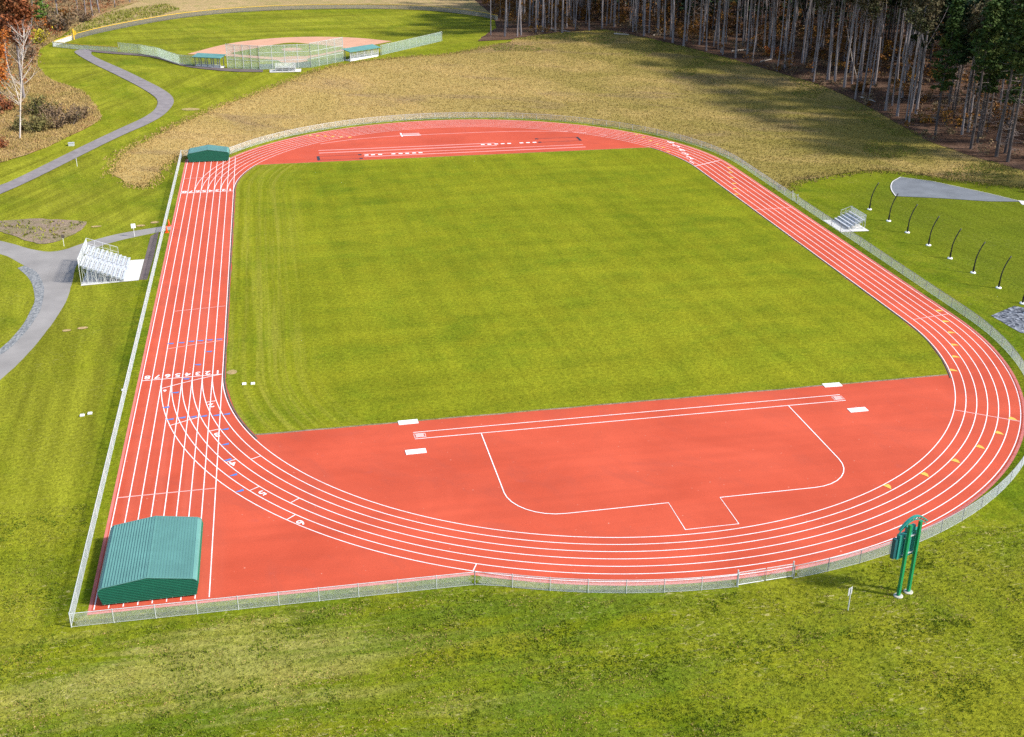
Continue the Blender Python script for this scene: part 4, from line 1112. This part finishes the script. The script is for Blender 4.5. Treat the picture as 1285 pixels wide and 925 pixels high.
def pine(seed, h, r0, crown_z, needle, dens=1.0, spread=4.2, dead=46, barkmat='bark_dark', wob=0.12, dead_z=2.5):
    r = np.random.default_rng(seed)
    root = bpy.data.objects.new('pine_tree', None); COL.objects.link(root)
    m = MB(); p = bend_path(r, h, (r.normal()*.004, r.normal()*.004), wob, 9)
    m.tube([(0,0,-0.5)]+p, [r0*1.3]+[r0*(1-0.85*(i/8)) for i in range(9)], 8); m.build('trunk', barkmat, root, smooth=True)
    d = MB()
    for i in range(dead):
        z = r.uniform(dead_z, max(dead_z+1, crown_z+2)); a = r.uniform(0, 6.28)
        q = limb(d, r, at_path(p, z/h), (math.cos(a), math.sin(a), r.uniform(-.35, .25)), r.uniform(1.0, 3.2), 0.034, 3, -.1, 3)
        for _ in range(2):
            a2 = a+r.normal()*.7; limb(d, r, q[1+_], (math.cos(a2), math.sin(a2), r.normal()*.3), r.uniform(.5, 1.3), 0.016, 2, 0, 3)
    d.build('dead_branches', 'twig', root)
    Cs = []; n = int(46*dens); bm_ = MB()
    for i in range(n):
        t = (i+r.uniform())/n; z = crown_z+(h-crown_z)*t; L = spread*(1-t**1.5*0.85)*r.uniform(.6, 1.15)*(0.55+0.45*min(1, t*4)); a = i*2.4+r.normal()*.4
        q = limb(bm_, r, at_path(p, min(.99, z/h)), (math.cos(a), math.sin(a), r.uniform(-.1, .35)), L, 0.05, 5, .25, 3)
        for j in range(int(54*dens)):
            k = r.uniform(.22, 1.05); u = q[min(5, int(k*5))].lerp(q[min(5, int(k*5)+1)], k*5 % 1)
            w = (1.15-k)*0.9+0.25
            Cs.append((u.x+r.normal()*w*.6, u.y+r.normal()*w*.6, u.z+abs(r.normal())*.22))
    V, F = leaf_quads(np.array(Cs), 0.29, r, 0.55, 1.3)
    cr = npmesh('crown', V, F, needle, root); bm_.build('boughs', barkmat, cr)
    return root
protoH = [hardwood(101, 27, 0.27, 0, 'woodcrown'), hardwood(102, 28, 0.30, 0.36, 'woodcrown', wob=.25), hardwood(103, 25, 0.20, 0, 'woodcrown', wob=.3), hardwood(104, 29, 0.33, 0.5, 'woodcrown', lean=(.02,.0)),
          hardwood(105, 26, 0.23, 0.22, 'woodcrown', wob=.28, lean=(-.012,.01)), hardwood(106, 27, 0.17, 0, 'woodcrown', wob=.2, limbs=7)]
protoP = [pine(201, 28, 0.30, 9.5, 'pine', 1.25), pine(202, 27, 0.27, 13.5, 'hemlock', 1.0, 3.8), pine(203, 25, 0.24, 11.5, 'hemlock', 1.1, 4.0), pine(204, 29, 0.33, 16, 'pine', 1.1, 4.4)]
for q in protoH+protoP: remember(q)
usedp = set()
def plant(proto, x, y, label, group, cat='tree', s=1.0, sz=None, rz=None, name=None):
    if proto.name in usedp: o = dup(proto)
    else: o = proto; usedp.add(proto.name)
    o.location = (x, y, terrain(x, y)+0.05); o.rotation_euler = (0, 0, random.uniform(0, 6.28) if rz is None else rz); k = sz or s; o.scale = (s, s, k)
    return tag(o, label, cat, group)
FRONT = [(28.54,174.36),(31.75,170.23),(34.87,168.44),(36.28,170.06),(46.05,191.92),(47.56,181.02),(47.91,169.26),(55.23,184.5),(56.16,170.92),(60.91,174.61),(64.61,182.95),(66.91,164.3),(68.71,166.96),(67.75,156.65),(71.73,150.95),(72.57,146.53),(73.95,141.88),(78.27,136.39),(82.27,141.72),(82.19,138.19),(86.33,143.34),(90.98,143.15),(86.05,127.73),(90.89,123.9),(93.17,127.63),(96.65,129.64),(99.03,133.49),(96.21,117.19),(95.93,115.32),(94.15,106.67),(93.95,98.03),(94.71,96.05),(94.25,90.18),(97.0,92.09),(94.79,82.41),(95.11,80.01),(100.98,89.1),(93.87,70.02),(93.98,65.26),(98.08,67.09),(98.13,65.2),(93.94,50.04),(107.75,68.87),(105.97,64.5),(94.86,39.02),(98.51,42.62),(96.24,32.81),(98.88,34.25),(96.04,28.93)]
ORD = ['first','second','third','fourth','fifth','sixth','seventh','eighth','ninth','tenth','eleventh','twelfth','thirteenth','fourteenth','fifteenth','sixteenth','seventeenth','eighteenth','nineteenth','twentieth','twenty-first','twenty-second','twenty-third','twenty-fourth','twenty-fifth']
GT = 'trees along the edge of the tall wood'
for i, (x, y) in enumerate(FRONT):
    n = len(FRONT)
    if i < 25: where = ORD[i]+' along the wood edge from the outfield'
    else: where = ORD[n-1-i]+' along the wood edge from the shot put end'
    if i >= 41 and i not in (42, 43):
        plant(protoP[0 if i % 2 else 3], x, y, 'green crowned pine, '+where, GT, s=random.uniform(.9, 1.05), name='pine_tree')
    elif i in (42, 43):
        plant(protoP[1+i % 2], x, y, 'dark needled tree, '+where, GT, s=random.uniform(.9, 1.05))
    else:
        k = [5,0,2,0,3,5,0,4,2,0,5,5,2,1,0,3,1,4,2,0,5,2,3,1,4,2,0,1,5,4,3,0,1,2,4,5,1,0,1,4,3,0,2,3,5,1,0,2,1][i]
        look = ['straight grey trunk','tall forked grey trunk','thin wavy grey trunk','thick grey high-forked trunk','low forked leaning grey trunk','very slender grey trunk'][k]
        plant(protoH[k], x, y, look+', '+where, GT, s=random.uniform(.9, 1.12))
# trees standing inside the wood
inLIT = inside(LIT)
CAM = np.array((-32.362, -153.28, 52.05))
def screen(x, y, z=0):
    a, p = 0.20316, 0.42686
    f = np.array([math.sin(a)*math.cos(p), math.cos(a)*math.cos(p), -math.sin(p)]); rt = np.array([math.cos(a), -math.sin(a), 0]); up = np.cross(rt, f)
    q = np.array((x, y, z))-CAM; d = q@f
    return 642.5+1445.9*(q@rt)/d, 462.5-1445.9*(q@up)/d
pts = list(FRONT); inner = []
tries = 0
while len(inner) < 285 and tries < 60000:
    tries += 1
    x, y = random.uniform(36, 190), random.uniform(30, 285)
    if not inLIT(x, y)[0]: continue
    u, v = screen(x, y, terrain(x, y))
    if not (600 < u < 1300 and -45 < v < 215): continue
    if min((x-a)**2+(y-b)**2 for a, b in pts) < 2.2**2: continue
    dm = min((x-a)**2+(y-b)**2 for a, b in FRONT)**.5
    if dm < 3.0 or random.random() > math.exp(-dm/26): continue
    pts.append((x, y)); inner.append((x, y))
for i, (x, y) in enumerate(inner):
    u_, v_ = screen(x, y, terrain(x, y)); dm_ = min((x-a)**2+(y-b)**2 for a, b in FRONT)**.5
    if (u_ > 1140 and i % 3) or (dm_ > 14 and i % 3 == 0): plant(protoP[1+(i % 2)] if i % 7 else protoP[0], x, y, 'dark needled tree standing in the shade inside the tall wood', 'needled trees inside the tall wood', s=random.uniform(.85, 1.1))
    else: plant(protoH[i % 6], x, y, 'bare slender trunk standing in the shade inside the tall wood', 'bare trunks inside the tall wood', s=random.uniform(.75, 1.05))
# the rest of the wood, which reads as one dark mass
far_m = MB(); cs = []; rr = np.random.default_rng(55); cnt = 0
while cnt < 760:
    x, y = random.uniform(40, 320), random.uniform(-15, 385)
    if not inLIT(x, y)[0]: continue
    u, v = screen(x, y, terrain(x, y))
    if not (585 < u < 1520 and -170 < v < 330): continue
    dm = min((x-a)**2+(y-b)**2 for a, b in FRONT)**.5
    if (dm < 24 if u < 1290 else dm < 5) or min((x-a)**2+(y-b)**2 for a, b in pts) < 2.2**2: continue
    z = terrain(x, y); h = random.uniform(20, 28); lx = random.gauss(0, .4)
    far_m.tube([(x, y, z-.3), (x+lx*.4, y, z+h*.5), (x+lx, y, z+h)], [0.24, .17, .05], 5); pts.append((x, y)); cnt += 1
    for k in range(30):
        zz = z+random.uniform(3.5, h); w = 3.6*(1-(zz-z-6)/(h-3)*.6)
        cs.append((x+rr.normal()*w*.55, y+rr.normal()*w*.55, zz))
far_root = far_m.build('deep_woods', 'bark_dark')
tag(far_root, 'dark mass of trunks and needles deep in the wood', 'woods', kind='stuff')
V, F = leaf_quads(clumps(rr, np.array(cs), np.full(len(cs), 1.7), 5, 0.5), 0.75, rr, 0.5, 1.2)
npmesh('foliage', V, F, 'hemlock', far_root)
# leafy undergrowth between the trunks
def undergrowth(name, region, n, mat, zmax, size, per, keep, label, rad=1.2, seed=5):
    r = np.random.default_rng(seed); c = []; rd = []
    while len(c) < n:
        x, y = r.uniform(region[0], region[1]), r.uniform(region[2], region[3])
        if keep(x, y):
            q = abs(r.normal())*0.5; c.append((x, y, terrain(x, y)+0.3+q*zmax)); rd.append(rad*(0.5+r.uniform()))
    V, F = leaf_quads(clumps(r, np.array(c), np.array(rd), per, 0.75), size, r)
    o = npmesh(name, V, F, mat); return tag(o, label, 'undergrowth', kind='stuff')
def deep(dmin, dmax):
    def f(x, y):
        if not inLIT(x, y)[0]: return False
        u, v = screen(x, y, terrain(x, y))
        if not (600 < u < 1300 and v > -40): return False
        d = min((x-a)**2+(y-b)**2 for a, b in FRONT)**.5
        return dmin < d < dmax and mnoise.noise(Vector((x*.08, y*.08, 2))) > -0.18
    return f
undergrowth('undergrowth', (36, 190, 30, 285), 1500, 'ochre', 5.5, 0.24, 40, deep(5, 60), 'rust and ochre saplings between the trunks of the wood')
undergrowth('undergrowth', (36, 190, 30, 285), 900, 'brownleaf', 1.6, 0.22, 26, deep(1.5, 45), 'low brown brush on the floor of the wood', 1.0, 6)
# fallen logs along the edge
LOGS = [((46.87,178.5),(49.96,168.6),0.16,'pale fallen log lying at the wood corner nearest the outfield'),((60.2,159.9),(63.6,157.2),0.20,'short pale log on the grass edge below the wood'),
        ((70.17,156.2),(73.5,157.6),0.18,'pale log lying before the trunks above the green weeds'),((84.5,134.4),(97.5,138.0),0.22,'long pale log lying level between the trunks'),
        ((86.98,121.2),(90.6,122.9),0.20,'short grey log at the foot of the slope edge, below the long log'),((93.36,80.6),(94.6,76.0),0.2,'pale broken log beside the ochre bush at the wood edge'),((102.0,73.5),(107.0,76.9),0.18,'grey log lying among brush inside the wood edge')]
for (a, b, rad, lab) in LOGS:
    ca = Vector((a[0], a[1], terrain(*a)+rad+.12)); cb = Vector((b[0], b[1], terrain(*b)+rad+.15)); m = MB(); d = cb-ca
    o_ = thing('fallen_log', ca, lab, 'log', 'fallen logs at the wood edge')
    m.tube([d*(k/5)+Vector((0,0,.05*math.sin(k*2.1))) for k in range(6)], [rad*(1-.09*k) for k in range(6)], 9); m.build('stem', 'deadwood', o_)
    m = MB(); r = np.random.default_rng(int(a[0]*10))
    for k in range(4): limb(m, r, d*(.3+.17*k), (r.normal(), r.normal(), abs(r.normal())), 1.1, .04, 3, 0, 4)
    m.build('broken_branch', 'deadwood', o_)
m = MB(); x, y = 90.2, 140.5; r = np.random.default_rng(3)
o_ = thing('broken_snag', (x, y, terrain(x, y)), 'broken tree stump snapped off pale at head height between the trunks', 'snag')
m.tube([(0,0,-.3),(0.05,0,3),(0,.1,7.2)], [.26,.22,.2], 8); m.build('trunk', 'bark_dark', o_)
m = MB()
for k in range(5): m.tube([(.1*math.cos(k*1.3),.1*math.sin(k*1.3),7.1),(.16*math.cos(k*1.3),.16*math.sin(k*1.3),7.8+.3*(k % 3))], [.09,.02], 5)
m.build('splintered_top', 'deadwood', o_)
m = MB(); dd = np.random.default_rng(9)
o_ = thing('leaning_dead_tree', (99.2,93.5,terrain(99.2,93.5)), 'thin dead tree leaning diagonally across the trunks', 'dead tree')
m.tube([(0,0,0),(-1.8,0.6,5),(-4.2,1.3,13.5)], [.12,.10,.03], 6); m.build('trunk', 'deadwood', o_)
m = MB()
for k in range(5): limb(m, dd, (-.35*k*2, .1*k*2, 2+2.0*k), (dd.normal(), dd.normal(), .3), 1.2, .03, 3, 0, 4)
m.build('dead_branches', 'deadwood', o_)

# --- left-hand wood and brush
birch = hardwood(301, 20, 0.15, 0.30, 'rust', 'birch', leaves=0, crown_from=0.30, limbs=44, wob=.10, lean=(0.20, 0.0), pw=1.0); birch.name = 'birch_tree'
remember(birch); plant(birch, -80.06, 76.78, 'bare white stemmed birch standing alone before the brush', None, rz=0.0)
rust = hardwood(302, 25, 0.30, 0.3, 'rust', 'bark', leaves=8600, crown_from=0.40, limbs=26, leafsize=0.34, wob=.2); rust.name = 'autumn_tree'; remember(rust)
plant(rust, -84.6, 109.5, 'big rust brown autumn tree at the left behind the birch', None, s=1.0)
orange = hardwood(303, 12.5, 0.2, 0.3, 'orange_leaf', 'bark_dark', leaves=2600, crown_from=0.2, limbs=20, leafsize=0.3, wob=.2); orange.name = 'autumn_tree'; remember(orange)
plant(orange, -88.2, 104.0, 'bright orange autumn tree cut by the left picture edge', None)
GL = 'trees of the wood on the left'
bare = [hardwood(310+k, 20+k, 0.2+.03*k, 0.3 if k % 2 else 0, 'brownleaf', 'bark', leaves=260, crown_from=0.30, limbs=16, leafsize=.28, wob=.3) for k in range(3)]
for b_ in bare: b_.name = 'bare_tree'; remember(b_)
labs = {0:'pale bare trunk at the far wood edge, first beside the weedy strip',1:'pale bare trunk at the far wood edge, second beside the weedy strip',2:'pale bare trunk at the far wood edge, third beside the weedy strip',3:'pale bare trunk at the far wood edge, fourth and rightmost beside the weedy strip'}
for k, (x, y) in enumerate([(-87.6,234.5),(-86.0,238.5),(-84.9,246.0),(-81.5,259.5)]): plant(bare[k % 3], x, y, labs[k], GL)
for k, (x, y) in enumerate([(-95.5,176.0),(-93.5,222.0),(-100,238),(-92,250),(-88,268),(-100,262),(-78,272),(-108,225),(-104,195),(-97,160),(-93,140),(-95,120),(-70,281),(-110,250)]):
    plant(bare[k % 3], x, y, 'grey bare tree among the rust brush of the left wood', GL+' in the brush', s=random.uniform(.8, 1.0))
green = pine(320, 15, 0.2, 2.5, 'lime', 1.0, 3.2, dead=6); green.name = 'green_tree'; remember(green)
plant(green, -97.5, 214, 'leafy bright green tree above the yellow shrub', None)
ever = pine(321, 11, 0.18, 1.0, 'pine', 1.0, 2.6, dead=4); ever.name = 'evergreen_tree'; remember(ever)
plant(ever, -86.9, 85.0, 'small dark evergreen at the left edge under the orange tree', None)
def bush(seed, h, w, mat, stem='twig', n=900, size=0.2):
    r = np.random.default_rng(seed); root = bpy.data.objects.new('bush', None); COL.objects.link(root)
    m = MB(); tips = []
    for k in range(16):
        a = r.uniform(0, 6.28); q = limb(m, r, (r.normal()*.2*w, r.normal()*.2*w, 0), (math.cos(a)*.7, math.sin(a)*.7, 1), h*r.uniform(.6, 1.05), .045, 4, .1, 4); tips += q[1:]
    m.build('stems', stem, root)
    T = np.array([tuple(t) for t in tips]); c = T[r.integers(0, len(T), n//10)]*np.array((1.15, 1.15, .95))
    V, F = leaf_quads(clumps(r, c, np.full(len(c), .32*w), 10, .7), size, r); npmesh('foliage', V, F, mat, root)
    remember(root); return root
B = {'brown': bush(401, 3.2, 2.2, 'brownleaf', n=700), 'olive': bush(402, 3.0, 2.6, 'olive', n=1200), 'yellow': bush(403, 3.4, 2.8, 'yellow_leaf', n=1700), 'red': bush(404, 2.6, 2.4, 'rust', n=900), 'orange': bush(405, 3.0, 2.0, 'orange_leaf', n=1000), 'ochre': bush(406, 2.6, 2.0, 'ochre', n=1000)}
GBU = 'bushes along the left wood'
for kind, x, y, s, lab in [('olive',-77.6,82.6,1.0,'olive green bush to the right of the birch foot'),('olive',-80.2,83.0,.9,'olive green bush directly behind the birch foot'),('brown',-74.6,84.2,1.0,'brown leafless bush in the middle of the brush patch'),
        ('brown',-72.2,88.0,1.1,'brown bush at the right end of the brush patch'),('brown',-71.0,91.6,.9,'brown bush at the tip of the brush patch near the mown slope'),('olive',-79.3,95.0,1.2,'olive bush higher up behind the brush patch'),('brown',-76.2,92.3,1.0,'brown bush at the back of the brush patch'),
        ('red',-82.8,71.0,.8,'low rust red shrub in the grass left of the birch'),('red',-86.8,99.0,1.2,'rust red shrub under the orange tree'),('olive',-84.2,66.0,.7,'low olive shrub in tall grass by the trail'),
        ('yellow',-93.8,184.5,1.25,'round bright yellow shrub by the corner of the field fence'),('orange',-95.0,207.0,1.2,'orange leaved shrub above the yellow shrub'),('brown',-90.6,207.5,2.0,'large round dark brown bush above the yellow capped corner'),
        ('red',-93.2,165.5,1.2,'rust red shrub below the yellow shrub'),('brown',-92.0,158.0,1.3,'tangled brown bush at the top of the pale grass strip'),('brown',-97.5,196.0,1.6,'brown bush left of the yellow shrub'),
        ('red',-100.0,186.0,1.8,'large rust bush behind the rust tree'),('ochre',-92.5,225.0,1.6,'ochre bush under the pale trunks'),('brown',-86.8,226.0,1.3,'brown bush in front of the pale trunks'),('olive',-98.0,222.0,1.8,'olive bush deep in the left wood')]:
    if B[kind].name in usedp: o = dup(B[kind])
    else: o = B[kind]; usedp.add(B[kind].name)
    o.location = (x, y, terrain(x, y)+.08); o.scale = (s, s, s); o.rotation_euler = (0, 0, random.uniform(0, 6)); tag(o, lab, 'bush', GBU)
ochre_spot = [(95.8,86.0,'bright ochre bush at the wood edge beside the broken log'),(93.2,128.5,'ochre bush between the forked trunks')]
for x, y, lab in ochre_spot:
    o = dup(B['orange' if y > 100 else 'ochre']); o.location = (x, y, terrain(x, y)+.1); o.scale = (.9, .9, .8); tag(o, lab, 'bush', 'ochre bushes at the tall wood')
inLW = inside(LW_)
def lw(x, y):
    if not inLW(x, y)[0] or (x > -86 and y < 170) or y < 84: return False
    u, v = screen(x, y, terrain(x, y)); return -60 < u < 240 and v > -60
undergrowth('undergrowth', (-150, -62, 70, 310), 420, 'rust', 2.2, 0.22, 26, lw, 'rust coloured brush filling the left wood', 1.2, 8)
undergrowth('undergrowth', (-150, -62, 70, 310), 760, 'brownleaf', 3.6, 0.22, 26, lw, 'grey brown brush filling the left wood', 1.4, 9)

# --- grass that stands up
def tufts(name, n, region, keep, hr, w, mat, label, seed, blades=3):
    r = np.random.default_rng(seed); X = r.uniform(region[0], region[1], n*6); Y = r.uniform(region[2], region[3], n*6)
    ok = keep(X, Y); X = X[ok][:n]; Y = Y[ok][:n]; n = len(X)
    Zt = np.array([terrain(a, b) for a, b in zip(X, Y)])
    Vs = []
    for k in range(blades):
        a = r.uniform(0, 6.28, n); h = r.uniform(*hr, n); ln = r.normal(0, .35, (n, 2))*h[:, None]
        ox = r.normal(0, w*.6, n); oy = r.normal(0, w*.6, n); ww = w*r.uniform(.5, 1.1, n)*.5
        A = np.stack([X+ox-np.cos(a)*ww, Y+oy-np.sin(a)*ww, Zt+0.03], 1); Bv = np.stack([X+ox+np.cos(a)*ww, Y+oy+np.sin(a)*ww, Zt+0.03], 1)
        Cv = np.stack([X+ox+ln[:, 0], Y+oy+ln[:, 1], Zt+0.03+h], 1); Vs.append(np.stack([A, Bv, Cv], 1))
    V = np.concatenate(Vs).reshape(-1, 3); F = np.arange(len(V)).reshape(-1, 3)
    o = npmesh(name, V, F, mat); return tag(o, label, 'grass', kind='stuff')
inDRY = inside(DRY)
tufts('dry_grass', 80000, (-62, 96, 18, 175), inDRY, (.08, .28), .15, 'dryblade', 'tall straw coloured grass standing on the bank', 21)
def edge_tufts(n, seed):
    # straw thinning out into the mown grass along the bank's open edges
    r = np.random.default_rng(seed); E_ = np.array(densify(smooth_poly(DRYU, 1), .5, False)+densify(smooth_poly(DRYR, 1), .5, False)+densify(DRYL, .5, False))
    P = E_[r.integers(0, len(E_), n)]+r.normal(0, 1.1, (n, 2)); return P
_EP = edge_tufts(5200, 31)
def tufts_at(name, P, hr, w, mat, label, seed):
    r = np.random.default_rng(seed); n = len(P); X, Y = P[:, 0], P[:, 1]; Zt = np.array([terrain(a, b) for a, b in P]); Vs = []
    for k in range(3):
        a = r.uniform(0, 6.28, n); h = r.uniform(*hr, n); ox, oy = r.normal(0, w*.6, n), r.normal(0, w*.6, n); ww = w*r.uniform(.5, 1.1, n)*.5
        A = np.stack([X+ox-np.cos(a)*ww, Y+oy-np.sin(a)*ww, Zt+.02], 1); B_ = np.stack([X+ox+np.cos(a)*ww, Y+oy+np.sin(a)*ww, Zt+.02], 1)
        Vs.append(np.stack([A, B_, np.stack([X+ox+r.normal(0, .3, n)*h, Y+oy+r.normal(0, .3, n)*h, Zt+.03+h], 1)], 1))
    V = np.concatenate(Vs).reshape(-1, 3); o = npmesh(name, V, np.arange(len(V)).reshape(-1, 3), mat); return tag(o, label, 'grass', kind='stuff')
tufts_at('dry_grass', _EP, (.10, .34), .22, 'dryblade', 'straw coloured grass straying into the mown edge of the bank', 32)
def weedy(X, Y):
    ok = inDRY(X, Y)
    d = np.array([min((x-a)**2+(y-b)**2 for a, b in FRONT)**.5 if o else 99 for x, y, o in zip(X, Y, ok)])
    nz = np.array([mnoise.noise(Vector((x*.07, y*.07, 8))) if o else -1 for x, y, o in zip(X, Y, ok)])
    return ok & (d < 30) & (nz > (d-9)*0.035-0.02)
tufts('weeds', 11000, (25, 96, 20, 172), weedy, (.10, .35), .20, 'weed', 'green weeds along the foot of the tall wood', 22)
tufts('dry_grass', 16000, (-95, -62, 60, 215), lambda X, Y: inLW(X, Y) & (X > -93), (.2, .6), .20, 'strawtuft', 'pale uncut grass round the brush on the left', 23)
tufts('weeds', 1500, (-92, -60, 195, 285), lambda X, Y: inside([(-88.5,198),(-86,198),(-80,216),(-66,236),(-60,252),(-66,266),(-81,249),(-87,222)])(X, Y), (.2, .7), .35, 'weed', 'green weeds between the far trunks and the outfield fence', 24)
def fore(X, Y):
    d = np.hypot(X, Y+HL)
    ok = ((Y < -80.6) & (d > 48.6)) | (X < -50.6)
    return ok
tufts('grass_tufts', 52000, (-62, 34, -108, -62), fore, (.03, .10), .11, 'greentuft', 'short uneven lawn blades in the near grass', 25)
def straw(X, Y):
    ok = (Y < -80.8) & (np.hypot(X, Y+HL) > 48.8)
    nz = np.array([mnoise.noise(Vector((x*.22, y*.5, 4)))+.6*mnoise.noise(Vector((x*.9, y*1.4, 1)))-(0.0 if x > -22 else -0.12) if o else -1 for x, y, o in zip(X, Y, ok)])
    return ok & (nz > 0.30)
tufts('straw_tufts', 5200, (-58, 34, -108, -80), straw, (.02, .07), .16, 'strawtuft', 'pale dead grass lying in the near lawn', 27)
def greenclump(X, Y):
    ok = fore(X, Y)
    nz = np.array([mnoise.noise(Vector((x*.16, y*.3, 9)))+.5*mnoise.noise(Vector((x*.8, y*.8, 6))) if o else -1 for x, y, o in zip(X, Y, ok)])
    return ok & (nz > 0.26)
tufts('grass_clumps', 9000, (-62, 34, -108, -62), greenclump, (.06, .16), .14, 'deepgreen', 'darker lusher clumps in the near lawn', 28)
inBG = inside([(-77,25.2),(-67.5,25),(-62,23),(-62.5,19),(-64.6,15),(-66.4,13.8),(-69,16),(-73,21)])
tufts('weeds', 110, (-77, -61, 13, 26), inBG, (.15, .4), .35, 'weed', 'sparse green weeds on the bare ground', 26)

# ------------------------------------------------------------------ camera, light, sky
cam = bpy.data.cameras.new('camera'); co = bpy.data.objects.new('camera', cam); COL.objects.link(co)
a, p, ro = 0.203161729, 0.426854960, 0.00554930218
f = Vector((math.sin(a)*math.cos(p), math.cos(a)*math.cos(p), -math.sin(p))); rt = Vector((math.cos(a), -math.sin(a), 0)); up = rt.cross(f)
rt2 = rt*math.cos(ro)+up*math.sin(ro); up2 = up*math.cos(ro)-rt*math.sin(ro)
co.matrix_world = Matrix(((rt2.x, up2.x, -f.x, -32.3620704), (rt2.y, up2.y, -f.y, -153.279611), (rt2.z, up2.z, -f.z, 52.0490739), (0, 0, 0, 1)))
cam.sensor_width = 36.0; cam.lens = 1445.88518/1285*36; cam.clip_start = 0.5; cam.clip_end = 6000
sc.camera = co
EL, sx, sy = math.radians(40), 0.887, -0.462
sun = bpy.data.lights.new('sun', 'SUN'); sun.energy = 3.7; sun.angle = math.radians(5.0); sun.color = (1.0, 0.955, 0.88)
so = bpy.data.objects.new('sun', sun); COL.objects.link(so); so.location = (120, -80, 160)
so.rotation_euler = Vector((-sx*math.cos(EL), -sy*math.cos(EL), -math.sin(EL))).to_track_quat('-Z', 'Y').to_euler()
w = bpy.data.worlds.new('World'); sc.world = w; w.use_nodes = True
sky = w.node_tree.nodes.new('ShaderNodeTexSky'); sky.sky_type = 'NISHITA'; sky.sun_disc = False
sky.sun_elevation = EL; sky.sun_rotation = math.atan2(sx, sy); sky.air_density = 1.0; sky.dust_density = 1.5
bg = w.node_tree.nodes['Background']; bg.inputs['Strength'].default_value = 0.15
w.node_tree.links.new(sky.outputs[0], bg.inputs['Color'])
sc.view_settings.view_transform = 'Standard'; sc.view_settings.look = 'None'; sc.view_settings.gamma = 1.0
sc.view_settings.exposure = 0.9
sc.cycles.max_bounces = 6; sc.cycles.transparent_max_bounces = 8
sc.cycles.use_denoising = False
